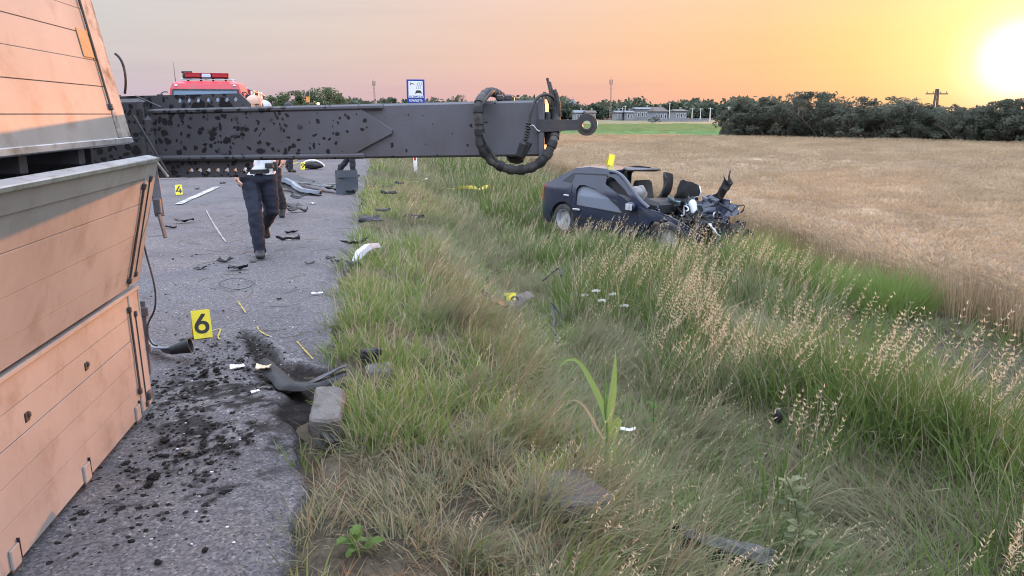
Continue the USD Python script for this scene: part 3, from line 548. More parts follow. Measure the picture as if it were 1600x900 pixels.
class Stand:
    """a stand of grass nobody could count: one object, its blades grouped in parts by what they look like"""
    def __init__(self, name, label):
        self.path = '/World/' + name; tag(UsdGeom.Xform.Define(stage, self.path), label, 'grass', kind='stuff'); self.bits = {}
    def grow(self, part, m, xy, scale, n, r, h, hv, lean, lv, droop, w, yaw=None, azs=math.pi, K=4, head=None, out=0.35):
        """n blades round each centre; yaw: the way they lean at each centre, or outwards"""
        if len(xy) == 0: return
        xy = np.asarray(xy); scale = np.broadcast_to(scale, (len(xy),)); yaw = None if yaw is None else np.broadcast_to(yaw, (len(xy),)); dist = np.hypot(xy[:, 0], xy[:, 1])
        for d0, d1, fn, fw, kk in ((0, 4.2, .80, 1.2, K), (4.2, 7.5, .58, 1.5, max(2, K - 1)), (7.5, 13, .38, 2.0, 2), (13, 22, .26, 2.9, 2), (22, 99, .17, 4.4, 2)):
            c = np.flatnonzero((dist >= d0) & (dist < d1))
            if not len(c): continue
            nn = max(2, int(round(n * fn))); i = np.repeat(c, nn); N = len(i); s = scale[i]
            a = rg.uniform(0, 2 * math.pi, N); rr = r * s * rg.random(N) ** .5
            b = np.stack([xy[i, 0] + rr * np.cos(a), xy[i, 1] + rr * np.sin(a)], 1); b = np.c_[b, ground(b[:, 0], b[:, 1]) - .012]
            z = a + rg.uniform(-azs, azs, N) * out if yaw is None else yaw[i] + rg.uniform(-azs, azs, N)
            hh = h * s * rg.uniform(1 - hv, 1 + hv, N); ln = np.abs(rg.normal(lean, lv, N)); dr = droop * rg.uniform(.4, 1.3, N)
            v = ribbons(b, z, hh, ln, dr, w * fw * rg.uniform(.7, 1.3, N), kk); self.bits.setdefault((part, m), []).append(v)
            if head:
                size, spread, n_sp, start, hm = head; f2 = (1, .8, .5, .3, .25)[(d0 > 0) + (d0 > 4.2) * 1 + (d0 > 7.5) + (d0 > 13)]
                self.bits.setdefault(('seed_head', hm), []).append(panicles(b, z, hh, ln, dr, max(4, int(n_sp * f2)), size * s.mean() * (1 + (1 - f2)), spread, start))
    def done(self):
        for (part, m), l in self.bits.items():
            v, f = cat_(l); COUNT[0] += len(f); obj(part, (v, f), m, self.path, smooth=False)
HALF = math.atan(800 / FPX)
def in_view(x, y, margin=0.9):
    return (np.abs(x) < np.maximum(y, 0) * (math.tan(HALF) * 1.03) + margin) & (y > 1.2)
def area(s0, s1, t0, t1, dens, seed):
    """random (s, t) points in view, dens per square metre as a function of the distance from the camera"""
    r_ = np.random.default_rng(seed); dmax = 1.0
    out = []
    for a, b in zip(np.r_[t0, [x for x in (4, 7, 11, 16, 24, 36, 55) if t0 < x < t1]], np.r_[[x for x in (4, 7, 11, 16, 24, 36, 55) if t0 < x < t1], t1]):
        mid = max(2.0, a if a > 0 else 1.5); d = dens(mid); n = int((s1 - s0) * (b - a) * d)
        out.append(np.c_[r_.uniform(s0, s1, n), r_.uniform(a, b, n)])
    st = np.vstack(out); xy = R2(st[:, 0], st[:, 1]); k = in_view(xy[:, 0], xy[:, 1])
    return st[k], xy[k], r_
def nz(xy, f, seed): return fbm(np.c_[xy * f, 0 * xy[:, 0]], 3, seed)
def on_ground(xy): return np.c_[xy, ground(xy[:, 0], xy[:, 1])]
ROADDIR = math.atan2(RU[1], RU[0])
def near_poly(xy, poly): return shapely.contains_xy(poly, xy[:, 0], xy[:, 1])
CAR_O, CAR_H, CAR_N = np.array([1.13, 16.0]), np.array([.636, -.772]), np.array([.772, .636])
CAR_AREA = Polygon([CAR_O + CAR_H * a + CAR_N * b for a, b in [(-.1, -.75), (4.3, -.75), (4.4, .9), (-.1, .95)]])
TRAMPLED = [Polygon([P(x, y, z)[:2] for x, y in pp]) for z, pp in
            ((-.5, [(1120, 640), (1240, 660), (1420, 760), (1600, 790), (1600, 860), (1400, 870), (1270, 780), (1120, 700)]),
             (-.55, [(860, 600), (1010, 620), (1020, 720), (960, 780), (830, 760), (800, 690), (860, 660)]),
             (-.5, [(650, 400), (700, 395), (790, 470), (900, 600), (860, 640), (790, 560), (700, 480)]),
             (-.55, [(1080, 480), (1250, 510), (1420, 560), (1600, 600), (1600, 680), (1440, 640), (1250, 570), (1120, 520)]))]
def trampled(xy):
    m = np.zeros(len(xy), bool)
    for p in TRAMPLED: m |= near_poly(xy, p)
    return m
BUMPER_SPOT = Polygon([P(x, y, -.45)[:2] for x, y in [(1040, 860), (1200, 880), (1200, 930), (1030, 930)]])
SLAB_SPOT = Polygon([P(x, y, -.5)[:2] for x, y in [(825, 735), (890, 745), (930, 810), (880, 815), (835, 775)]])
DITCH_SPOT = Polygon([P(x, y, -.5)[:2] for x, y in [(748, 470), (830, 472), (880, 455), (895, 560), (850, 560), (835, 505), (752, 492)]])
EDGE_SPOT = Polygon([P(x, y, 0)[:2] for x, y in [(370, 505), (545, 560), (585, 562), (600, 580), (560, 600), (545, 640), (548, 690), (500, 725), (440, 640)]])
def clear(xy):
    m = np.zeros(len(xy), bool)
    for p in (BUMPER_SPOT, SLAB_SPOT, DITCH_SPOT, EDGE_SPOT): m |= near_poly(xy, p)
    return m


# --- short growth on the shoulder
st, xy, r_ = area(-0.12, 2.3, 0.5, 45, lambda d: min(66, 360 / d), 1)
n1 = nz(xy, 1.5, 31); n2 = nz(xy, 3.6, 32); edge = sstep(-0.08, 0.10, st[:, 0] + 0.25 * (n2 - .5))
keep = (r_.random(len(xy)) < edge * (0.6 + 0.4 * sstep(.38, .5, n2))) & ~near_poly(xy, EDGE_SPOT) & ~near_poly(xy, SLAB_SPOT)
green = n1 + 0.25 * (n2 - .5) > 0.495; red = (~green) & (n2 < .38)
sc = r_.uniform(.65, 1.35, len(xy)) * (1 + np.maximum(0, st[:, 1] - 8) * .02) * (0.7 + 0.6 * n1)
g = Stand('short_green_grass', 'short green grass growing along the crumbling road edge'); k = keep & green
g.grow('blade', GREEN, xy[k], sc[k], 52, .13, .15, .5, .35, .3, .9, .0074, K=3); g.grow('dry_blade', STRAW, xy[k], sc[k] * 1.1, 26, .14, .15, .5, .5, .3, .8, .0058, K=2); g.done()
g = Stand('short_dry_grass', 'short dry straw coloured grass on the road shoulder'); k = keep & ~green & ~red
g.grow('blade', STRAW, xy[k], sc[k], 40, .13, .13, .5, .65, .35, .8, .005, K=3); g.grow('grey_blade', GREY_GREEN, xy[k], sc[k], 30, .13, .15, .5, .6, .35, .8, .005, K=3); g.done()
g = Stand('russet_grass', 'reddish brown withered grass in patches on the shoulder'); k = keep & red
g.grow('blade', RUSSET, xy[k], sc[k], 40, .13, .11, .5, .8, .4, .8, .005, K=3); g.grow('dry_blade', STRAW, xy[k], sc[k], 16, .13, .13, .5, .7, .4, .8, .0045, K=2); g.done()
# --- long leaning grass on the bank, bent over towards the ditch and combed along the road
st, xy, r_ = area(0.5, 2.5, 0.5, 45, lambda d: min(34, 200 / d), 2)
n1 = nz(xy, 1.1, 41); n2 = nz(xy, 2.8, 42); p_ = sstep(.5, .9, st[:, 0] + .6 * (n1 - .5)) * (1 - .5 * sstep(2.0, 2.4, st[:, 0])) * (0.3 + .7 * sstep(.4, .54, n1))
keep = (r_.random(len(xy)) < p_) & ~trampled(xy) & ~clear(xy)
yaw = ROADDIR - math.pi / 2 - .35 + r_.normal(0, .35, len(xy)) + 2.4 * (n1 - .5); sc = r_.uniform(.65, 1.15, len(xy)) * (1 + np.maximum(0, st[:, 1] - 10) * .012) * (.8 + .5 * (n2 - .3))
g = Stand('bank_grass', 'long dry grey green grass bent over on the bank of the ditch')
k = keep; kd = keep & (n2 > .34); kg = keep & (n2 <= .43)
g.grow('blade', GREY_GREEN, xy[k], sc[k], 38, .15, .42, .35, .45, .25, 1.3, .0064, yaw[k], .8, 4)
g.grow('dry_blade', STRAW, xy[kd], sc[kd], 34, .15, .44, .35, .45, .3, 1.2, .0058, yaw[kd], .9, 4)
g.grow('green_blade', GREEN, xy[kg], sc[kg], 34, .15, .36, .35, .3, .25, 1.1, .006, yaw[kg], 1.2, 4)
g.grow('stem', STRAW, xy[k], sc[k], 3, .15, .55, .25, .25, .15, .7, .004, yaw[k], 1.0, 4, head=(.016, .012, 12, .70, HEADS)); g.done()
# --- flattened mats where it has been trodden and driven over
st, xy, r_ = area(0.9, 8.2, 0.8, 22, lambda d: min(40, 240 / d), 3)
n1 = nz(xy, .8, 51); n2 = nz(xy, 2.5, 52)
k = (trampled(xy) | ((np.abs(st[:, 0] - 2.1) < .5) & (r_.random(len(xy)) < .8))) & ~near_poly(xy, BUMPER_SPOT) & ~near_poly(xy, SLAB_SPOT) & ~near_poly(xy, DITCH_SPOT)
yaw = ROADDIR + r_.normal(0, .5, len(xy)) + 5.0 * (n1 - .5); sc = r_.uniform(.7, 1.25, len(xy))
g = Stand('flattened_grass', 'flattened grass lying in swirls where people and wreckage went through')
g.grow('blade', GREY_GREEN, xy[k], sc[k], 42, .2, .34, .4, 1.25, .18, .3, .0062, yaw[k], .7, 3); g.grow('dry_blade', STRAW, xy[k], sc[k], 46, .2, .32, .4, 1.2, .22, .3, .0056, yaw[k], 1.1, 3); g.done()
# --- tall growth between the ditch and the wheat
WINDAZ = -0.3
st, xy, r_ = area(2.2, 7.0, 0.6, 40, lambda d: min(26, 170 / d), 4)
n1 = nz(xy, .8, 61); n2 = nz(xy, 2.4, 62); n3 = nz(xy, 1.1, 63); dist = np.hypot(xy[:, 0], xy[:, 1])
smax = np.interp(st[:, 1], [0, 6.5, 9.0, 12], [4.4, 4.4, 6.2, 6.8]) + .9 * (n1 - .5); edge = sstep(2.2, 2.8, st[:, 0] + .8 * (n1 - .5)) * (1 - sstep(smax - .4, smax, st[:, 0]))
tr = trampled(xy); keep = (r_.random(len(xy)) < edge * (.22 + .78 * sstep(.38, .5, n2))) & ~near_poly(xy, CAR_AREA) & ~(tr & (r_.random(len(xy)) < .93)) & ~clear(xy)
sc = (.62 + .85 * n1) * r_.uniform(.75, 1.15, len(xy)) * (1 - .3 * sstep(5.0, 6.0, st[:, 0])) * (1 - .38 * sstep(8.5, 10.5, st[:, 1]) * sstep(16, 14, st[:, 1]) * sstep(5.2, 4.6, st[:, 0])) * (1 + np.maximum(0, dist - 12) * .008)
lush = n3 > .44
g = Stand('tall_green_grass', 'tall green grass standing between the ditch and the wheat'); k = keep & lush
g.grow('blade', GREEN, xy[k], sc[k], 50, .16, .54, .35, .18, .14, 1.0, .0090, K=4); k2 = keep & ~lush
g.grow('grey_blade', GREY_GREEN, xy[k2], sc[k2], 36, .17, .48, .35, .25, .2, 1.1, .0078, np.full(k2.sum(), WINDAZ), 1.5, 4)
g.grow('blade', GREEN, xy[k2], sc[k2], 20, .16, .5, .3, .2, .15, 1.0, .007, K=4)
g.grow('dry_blade', STRAW, xy[keep], sc[keep], 20, .17, .50, .4, .3, .25, .9, .005, K=3); g.done()
g = Stand('seeding_grass', 'tall grass with pale straw seed heads standing above the green')
isf = keep & (r_.random(len(xy)) < (.30 + .6 * sstep(.44, .56, nz(xy, .9, 64)))) & (dist > 2.2)
g.grow('stem', STRAW, xy[isf], sc[isf] * r_.uniform(.9, 1.15, isf.sum()), 9, .17, .74, .18, .12, .08, .55, .0042, WINDAZ + r_.normal(0, .5, isf.sum()), .8, 4, head=(.020, .023, 30, .68, HEADS)); g.done()
# --- low rough growth under everything, and the strip in front of the wheat
st, xy, r_ = area(2.0, 8.0, 0.8, 40, lambda d: min(24, 150 / d), 5); n1 = nz(xy, 1.3, 71); n2 = nz(xy, 2.2, 72)
k = ~near_poly(xy, BUMPER_SPOT) & (r_.random(len(xy)) < .8); sc = r_.uniform(.7, 1.3, len(xy)) * (.7 + .6 * n1)
g = Stand('low_grass', 'low tangled grass under the taller growth')
ka = k & (n2 > .48); kb = k & (n2 <= .48)
g.grow('blade', GREEN, xy[ka], sc[ka], 40, .2, .25, .5, .6, .4, 1.0, .0062, K=3); g.grow('grey_blade', GREY_GREEN, xy[kb], sc[kb], 40, .2, .24, .5, .7, .4, .9, .0054, K=3)
g.grow('dry_blade', STRAW, xy[k], sc[k], 24, .2, .22, .5, .9, .4, .7, .0046, K=2); g.done()
# ---------------------------------------------------------------- the wheat field
WS, WH = 7.0, 0.74                       # where the field begins beside the road, and the height of the crop
def wheat_patch(half, n, h, K=3, awn=3, wide=1.0):
    b = np.c_[rg.uniform(-half, half, (n, 2)), np.full(n, -.03)]
    az = rg.normal(0.3, .9, n); hh = h * rg.uniform(.86, 1.1, n); ln = np.abs(rg.normal(.06, .05, n)); dr = rg.uniform(.1, .5, n)
    stalk = ribbons(b, az, hh, ln, dr, .0062 * wide, K)
    p, d = stems_at(b, az, hh, ln, dr, 1.0)
    out = [ribbons(p, az, .10 * rg.uniform(.8, 1.2, n), ln + dr + .25, rg.uniform(.6, 1.5, n), .017 * wide, 2, twist=rg.uniform(-1.5, 1.5, n))]
    for k in range(awn):
        out.append(ribbons(p + d * .02 * k, az + rg.normal(0, .35, n), .12 * rg.uniform(.7, 1.2, n), ln + dr + .5 + .2 * k, rg.uniform(.3, .9, n), .0034 * wide, 2))
    return stalk, cat_(out)
r_ = np.random.default_rng(8)
FAR_T = 68.0
def field_end(s): return np.interp(s, [6, 16, 29, 39, 50, 60], [68, 68, 61, 45, 30, 24])   # the far edge runs nearer on the right
def tiles(s0, s1, t0, t1, step, seed):
    s, t = np.meshgrid(np.arange(s0 + step / 2, s1, step), np.arange(t0 + step / 2, t1, step), indexing='ij')
    st = np.c_[s.ravel(), t.ravel()]; xy = R2(st[:, 0], st[:, 1]); k = in_view(xy[:, 0], xy[:, 1], .9); return st[k], xy[k]
TURN = ROADDIR - math.pi / 2
protos = []
for q in range(6):
    s_, e_ = wheat_patch(.27, 66, WH - .05)
    b = np.c_[rg.uniform(-.25, .25, (26, 2)), np.zeros(26)]
    protos.append([('stalk', s_, WHEAT), ('ear', e_, EARS), ('leaf', ribbons(b, rg.uniform(0, 6.28, 26), rg.uniform(.25, .55, 26), .2, 1.6, .008, 3), WHEAT)])
st, xy = tiles(WS, 22, 0, 22, .5, 1)
n1 = nz(xy, .5, 82); n3 = nz(xy, 1.2, 83)
keep = ~((st[:, 0] < WS + .5) & (n3 < .40)); st, xy, n1, n3 = st[keep], xy[keep], n1[keep], n3[keep]
sc = np.c_[np.ones(len(xy)), np.ones(len(xy)), .92 + .22 * (n1 - .5) + .18 * (n3 - .5)]
scatter('wheat', protos, on_ground(xy), TURN + r_.integers(0, 4, len(xy)) * math.pi / 2, sc, 'ripe wheat with drooping bearded ears at the near edge of the field', 'wheat')
protos = []
for q in range(5):
    s_, e_ = wheat_patch(.62, 150, WH - .05, K=2, awn=2, wide=1.7); protos.append([('stalk', s_, WHEAT), ('ear', e_, EARS)])
st, xy = tiles(WS, 62, 22, FAR_T + 4, 1.2, 2); st2, xy2 = tiles(22, 62, 0, 22, 1.2, 3)
st, xy = np.vstack([st, st2]), np.vstack([xy, xy2]); k = st[:, 1] < field_end(st[:, 0]); st, xy = st[k], xy[k]
n1 = nz(xy, .3, 84); n2 = nz(xy, 1.0, 85)
scatter('far_wheat', protos, on_ground(xy), TURN + r_.integers(0, 4, len(xy)) * math.pi / 2, np.c_[np.ones(len(xy)), np.ones(len(xy)), .92 + .2 * (n1 - .5) + .16 * (n2 - .5)], 'ripe wheat filling the field as far as the bushes', 'wheat')
# the front rows, whose stalks show as a wall
protos = []
for q in range(5):
    n = 60; b = np.c_[rg.uniform(-.14, .14, n), rg.uniform(-.27, .27, n), np.full(n, -.05)]; az = rg.normal(2.6, 1.2, n); hh = (WH - .03) * rg.uniform(.78, 1.08, n); ln = np.abs(rg.normal(.07, .06, n)); dr = rg.uniform(.1, .7, n)
    p, d = stems_at(b, az, hh, ln, dr, 1.0); ear = cat_([ribbons(p, az, .10 * rg.uniform(.8, 1.2, n), ln + dr + .25, rg.uniform(.6, 1.5, n), .017, 2, twist=rg.uniform(-1.5, 1.5, n))] + [ribbons(p + d * .02 * k, az + rg.normal(0, .35, n), .12 * rg.uniform(.7, 1.2, n), ln + dr + .5 + .2 * k, rg.uniform(.3, .9, n), .0034, 2) for k in range(3)])
    protos.append([('stalk', ribbons(b, az, hh, ln, dr, .0085, 3), EARS if q % 2 else WHEAT), ('ear', ear, EARS)])
tt = np.arange(.5, 40, .42); st = np.concatenate([np.c_[np.full(len(tt), WS + o) + .25 * (noise(np.c_[tt * .6, 0 * tt, 0 * tt], 5 + int(o * 10)) - .5), tt + o] for o in (-.12, .14)]); xy = R2(st[:, 0], st[:, 1]); k = in_view(xy[:, 0], xy[:, 1], .9); st, xy = st[k], xy[k]
scatter('wheat_edge', protos, on_ground(xy), np.full(len(xy), TURN), np.c_[np.ones(len(xy)), np.ones(len(xy)), r_.uniform(.9, 1.06, len(xy))], 'front rows of ripe wheat whose bare stalks show as a wall', 'wheat')
# the dense lower part of the crop, which lets no ground show; the shade between the stalks is in its darker colour
s, t, F = grid(np.unique(np.r_[steps((WS + .35, 26, .35)), steps((26, 70, 1.2))]), np.unique(np.r_[steps((0, 30, .35)), steps((30, FAR_T, 1.0)), FAR_T]))
tt = np.minimum(t, field_end(s)); xy = R2(s, tt); pq = np.c_[xy, 0 * s]
top = (WH - .24) + .22 * (fbm(pq * 1.6, 3, 86) - .5) + .14 * (fbm(pq * .35, 2, 87) - .5)
drill = .05 * np.sin((s + .4 * fbm(pq * .2, 2, 88)) * 2 * np.pi / 7.5) ** 16
edge = sstep(WS + .35, WS + .8, s) * sstep(0.0, .8, field_end(s) - t)
z = ground(xy[:, 0], xy[:, 1]) + np.where(edge > .02, (top - drill) * edge, -.05)
CROP = spots_mat('wheat_mass', [(0.3, (0.10, 0.07, 0.045)), (0.5, (0.24, 0.17, 0.11)), (0.68, (0.42, 0.315, 0.21))], 1.3, 9.0, 1.0)
tag(stage.GetPrimAtPath(obj('wheat_mass', (np.c_[xy, z], F), CROP, smooth=True)), 'dense straw of the wheat field below the ears', 'wheat', kind='stuff')
# ---------------------------------------------------------------- beyond the field: bushes, trees, village
BARK = mat('bark', (0.09, 0.07, 0.055), 0.9, 0.4, 12, bump=0.4)
OLIVE_LEAF = leaf_mat('silvery_bush_leaf', [(0.0, (0.085, 0.095, 0.07)), (0.4, (0.185, 0.20, 0.155)), (0.75, (0.29, 0.30, 0.24)), (1.0, (0.40, 0.40, 0.33))], trans=0.35)
TREE_LEAF = leaf_mat('tree_leaf', [(0.0, (0.06, 0.085, 0.04)), (0.5, (0.13, 0.175, 0.09)), (1.0, (0.21, 0.26, 0.14))], trans=0.3)
FAR_LEAF = leaf_mat('far_tree_leaf', [(0.0, (0.06, 0.08, 0.055)), (0.5, (0.115, 0.14, 0.095)), (1.0, (0.18, 0.20, 0.14))], trans=0.2)
def leaf_cards(c, size, rs, aspect=2.2, up=0.3):
    n = len(c); d = rs.normal(0, 1, (n, 3)); d[:, 2] += up; d /= np.linalg.norm(d, axis=1, keepdims=True); e = np.cross(d, rs.normal(0, 1, (n, 3))); e /= np.linalg.norm(e, axis=1, keepdims=True)
    s = size * rs.uniform(.6, 1.4, (n, 1)); v = np.stack([c - d * s, c + e * s / aspect, c + d * s, c - e * s / aspect], 1).reshape(-1, 3)
    i = np.arange(n)[:, None] * 4; return v, np.vstack([np.hstack([i, i + 1, i + 2]), np.hstack([i, i + 2, i + 3])])
def make_tree(seed, n_clump, n_leaf, size, width=0.55, low=0.12, trunk=0.02, stems=1, clump=0.15):
    """a tree or bush one unit high: trunk with limbs, and a crown of leaf cards in uneven clumps"""
    rs = np.random.default_rng(seed); tips, wood = [], []
    for q in range(stems):
        lean = rs.normal(0, .06 + .10 * (stems > 1), 2); top = np.array([lean[0] * 2, lean[1] * 2, rs.uniform(.55, .75)])
        sp = spline([(lean[0] * .2, lean[1] * .2, -.03), (lean[0] * .7 + rs.normal(0, .01), lean[1] * .7, .25), top], 10); wood.append(tube(sp, np.linspace(trunk, trunk * .35, 10), 6))
        for k in range(max(4, n_clump // stems)):
            th = rs.uniform(0, 6.28); zz = low + (1 - low) * rs.beta(1.5, 1.25); rad = width * math.sqrt(max(0.05, 1 - ((zz - .45) / .62) ** 2)) * rs.uniform(.35, 1.0)
            tip = np.array([lean[0] + rad * math.cos(th), lean[1] + rad * math.sin(th), min(zz, .97)])
            base = sp[int(np.clip((zz - .15) * 9, 1, 8))]
            if k % 2 == 0: wood.append(tube([base, (base + tip) / 2 + [0, 0, .03], tip], [trunk * .4, trunk * .25, trunk * .08], 4))
            tips.append(tip)
    C = []
    for tp in tips:
        m = max(6, int(n_leaf / len(tips) * rs.uniform(.5, 1.5))); r = clump * rs.uniform(.55, 1.35); g = rs.normal(0, 1, (m, 3)); g /= np.linalg.norm(g, axis=1, keepdims=True)
        C.append(tp + g * r * rs.random((m, 1)) ** .4 * [1, 1, .8])
    c = np.vstack(C); c = c[(c[:, 2] > .02)]; c[:, 2] = np.minimum(c[:, 2], 1.02)
    return cat_(wood), leaf_cards(c, size, rs)
PROTO = {}
def tree(name, kind, px, top, y, width, label, group=None, leaf=None, cat='tree', rot=None, args=None, z0=None):
    """a tree whose top shows at (px, top) at distance y; width in pixels"""
    b = Q(px, 178, y); z0 = ground(b[0], b[1]) if z0 is None else z0; h = Q(px, top, y)[2] - z0; w = width / FPX * y * 1.02
    M = np.eye(4); a = (px * 1.7) % 6.28; M[:3, :3] = np.array([[math.cos(a), -math.sin(a), 0], [math.sin(a), math.cos(a), 0], [0, 0, 1]]) @ np.diag([w, w, h]); M[:3, 3] = (b[0], b[1], z0)
    if kind not in PROTO:
        path = '/World/' + numbered('/World/' + name).rsplit('/', 1)[1]; x = UsdGeom.Xform.Define(stage, path); place(x, M); tag(x, label, cat, group); T = Thing(path, M)
        wd, cr = make_tree(**args); obj('trunk', wd, BARK, T); obj('crown', cr, leaf, T, smooth=False); PROTO[kind] = T; return T
    src = PROTO[kind]; path = '/World/' + numbered('/World/' + name).rsplit('/', 1)[1]; x = UsdGeom.Xform.Define(stage, path)
    x.GetPrim().GetReferences().AddInternalReference(src.path); UsdGeom.Xformable(x.GetPrim()).GetOrderedXformOps()[0].Set(Gf.Matrix4d(*M.T.ravel().tolist())); x.GetPrim().SetInstanceable(True)
    tag(x, label, cat, group); return Thing(path, M)
BUSH = [dict(seed=s, n_clump=64, n_leaf=5600, size=0.024, width=0.5, low=0.02, trunk=0.016, stems=3, clump=0.105) for s in (101, 102, 103, 104)]
def bush_y(px, extra):
    y = 60.0
    for _ in range(12):
        b = Q(px, 178, y); s_, t_ = ST(b[0], b[1]); y += 0.7 * (field_end(s_) + extra - t_)
    return y
places = [(1158, 175, 60, 'low rounded silvery bush at the left end of the thicket beyond the wheat'), (1176, 155, 72, 'grey green bush with a pointed top, second from the left of the thicket'), (1210, 153, 92, 'broad silvery bush, third from the left of the thicket'), (1256, 145, 60, 'narrow tall bush standing up left of the two highest crowns of the thicket'),
          (1296, 145, 84, 'tallest broad bush of the thicket beyond the wheat'), (1330, 160, 70, 'lower bush filling the dip right of the tallest crown'), (1358, 152, 92, 'dome shaped bush in the middle of the thicket'), (1399, 154, 66, 'bush with a ragged peak left of the wooden pylon'), (1432, 163, 74, 'bush just left of the foot of the wooden pylon'),
          (1474, 169, 80, 'low bush right below the wooden pylon'), (1508, 168, 66, 'low brownish bush right of the wooden pylon'), (1543, 161, 74, 'bush catching the sunset, third from the right end of the thicket'), (1572, 156, 66, 'taller bush right under the setting sun'), (1604, 160, 70, 'bush at the right end of the thicket, cut by the edge of the view'), (1650, 165, 80, None), (1700, 168, 90, None)]
for k, (px, top, w, lab) in enumerate(places):
    tree('thicket_bush', f'bush{k % 4}', px, top, bush_y(px, 4.0 + 2.0 * (k % 2)), w * 1.12, lab or f'bush beyond the right edge of the view, {"nearer" if px < 1680 else "farther"} to the thicket', 'bushes behind the wheat field', OLIVE_LEAF, 'bush', args=BUSH[k % 4])
C_, W_ = [], []                             # the second row behind them, a mass that closes the gaps low down
for k, px in enumerate(range(1165, 1720, 24)):
    y = bush_y(px, 9.0 + (k % 3)); b = Q(px, 178, y); z0 = ground(b[0], b[1]); h = Q(px, 170 + 5 * math.sin(k * 2.3), y)[2] - z0; wd, cr = make_tree(**{**BUSH[k % 4], 'seed': 150 + k, 'n_leaf': 1500, 'size': .05}); w = 74 / FPX * y
    for src, dst in ((wd, W_), (cr, C_)): dst.append((src[0] * [w, w, h] + [b[0], b[1], z0], src[1]))
tag(UsdGeom.Xform.Define(stage, '/World/thicket_mass'), 'second row of bushes closing the gaps behind the thicket', 'bushes', kind='stuff')
obj('crown', cat_(C_), OLIVE_LEAF, '/World/thicket_mass', smooth=False); obj('trunk', cat_(W_), BARK, '/World/thicket_mass')
LARGE = [dict(seed=s, n_clump=60, n_leaf=5000, size=0.026, width=0.5, low=0.10, trunk=0.02, stems=1, clump=0.13) for s in (201, 202)]
tree('roadside_tree', 'large0', 463, 143, 120, 66, 'broad grey green tree behind the fire engine, left of the two', None, TREE_LEAF, args=LARGE[0])
tree('roadside_tree', 'large1', 516, 139, 115, 62, 'dark green tree with a spiky top, right of the two behind the fire engine', None, TREE_LEAF, args=LARGE[1])
tree('roadside_tree', 'large0', 425, 150, 150, 60, 'smaller pale tree half hidden behind the fire engine tank', None)
tree('round_bush', 'bush1', 672, 153, 170, 22, 'small rounded bush on the skyline just right of the blue road sign', None, cat='bush')
tree('round_bush', 'bush2', 718, 149, 165, 27, 'domed bush on the skyline left of the cable loop on the drawbar', None, cat='bush')
tree('round_bush', 'bush3', 1023, 182, 190, 17, 'lone dark bush on the edge of the green meadow before the village', None, cat='bush')
FARA = [dict(seed=s, n_clump=34, n_leaf=1600, size=0.075, width=0.55, low=0.06, trunk=0.02, stems=1, clump=0.17) for s in (301, 302, 303)]
far_trees = [(608, 153, 26, 'tree on the skyline left of the blue road sign'), (640, 156, 24, 'low tree on the skyline behind the blue road sign'), (760, 158, 26, 'tree on the skyline behind the cable arch'), (905, 165, 22, 'village tree right of the pale spire'), (929, 164, 26, 'broad village tree left of the tall mast'), (980, 163, 18, 'narrow village tree behind the two close posts'),
             (991, 164, 18, 'village tree left of the long white building'), (1028, 164, 22, 'village tree behind the white building'), (1046, 160, 26, 'highest tree of the village, behind the brown roof'), (1058, 161, 16, 'forked village tree right of the highest one'), (1110, 162, 24, 'tree behind the right hand posts'), (1133, 164, 18, 'tree left of the thicket'), (1090, 166, 26, 'low broad tree behind the middle posts')]
for k, (px, top, w, lab) in enumerate(far_trees):
    tree('village_tree', f'far{k % 3}', px, top, 285 - 7 * (k % 4), w, lab, None, FAR_LEAF, args=FARA[k % 3])
# the rest of the far belt of trees reads as one mass
rs = np.random.default_rng(77); W_, C_ = [], []
for k in range(190):
    px = rs.uniform(-150, 1230) if k < 150 else rs.uniform(560, 900); y = rs.uniform(270, 420); b = Q(px, 178, y); h = (6.0 + 3.2 * noise(np.array([px / 45.0, 0, 0]), 5)) * (.75 + .35 * rs.random()) * y / 300; w = h * rs.uniform(1.0, 1.7)
    cc = rs.normal(0, 1, (230, 3)); cc /= np.linalg.norm(cc, axis=1, keepdims=True); cc = cc * (rs.random((230, 1)) ** .4) * [w / 2, w / 2, h * .46] * (0.8 + .4 * rs.random((230, 1))) + [b[0], b[1], -.6 + h * .5]
    C_.append(leaf_cards(cc[cc[:, 2] > -.6], .95, rs, 1.5)); W_.append(tube([(b[0], b[1], -.7), (b[0], b[1], -.6 + h * .5)], [.2, .1], 4))
tag(UsdGeom.Xform.Define(stage, '/World/far_tree_belt'), 'far belt of low trees along the skyline behind the village', 'trees', kind='stuff')
obj('crown', cat_(C_), FAR_LEAF, '/World/far_tree_belt', smooth=False); obj('trunk', cat_(W_), BARK, '/World/far_tree_belt')
# meadow strips between the wheat and the village
def strip_field(name, s0, s1, t0f, t1f, hgt, stops, scale, fine, seed):
    S_, T_ = np.linspace(s0, s1, 90), np.linspace(0, 1, 26); s, u, F = grid(S_, T_); t = t0f(s) + (t1f(s) - t0f(s)) * u; xy = R2(s, t); pq = np.c_[xy, 0 * s]
    e = sstep(0, .06, u) * sstep(1, .94, u); z = ground(xy[:, 0], xy[:, 1]) + .02 + e * hgt * (.6 + .8 * (fbm(pq * .6, 3, seed)))
    obj(name, (np.c_[xy, z], F), spots_mat(name + '_cover', stops, scale, fine, 1.0), smooth=True, kind='structure')
strip_field('green_meadow', 8, 60, lambda s: np.full_like(s, 76.0) + 6, lambda s: np.full_like(s, 150.0), .5, [(.3, (.035, .07, .018)), (.5, (.065, .125, .03)), (.7, (.12, .16, .05))], .5, 3.0, 91)
strip_field('dry_meadow', -5, 110, lambda s: np.full_like(s, 151.0), lambda s: np.full_like(s, 262.0), .3, [(.3, (.15, .125, .07)), (.5, (.24, .20, .12)), (.7, (.20, .20, .10))], .25, 2.0, 92)
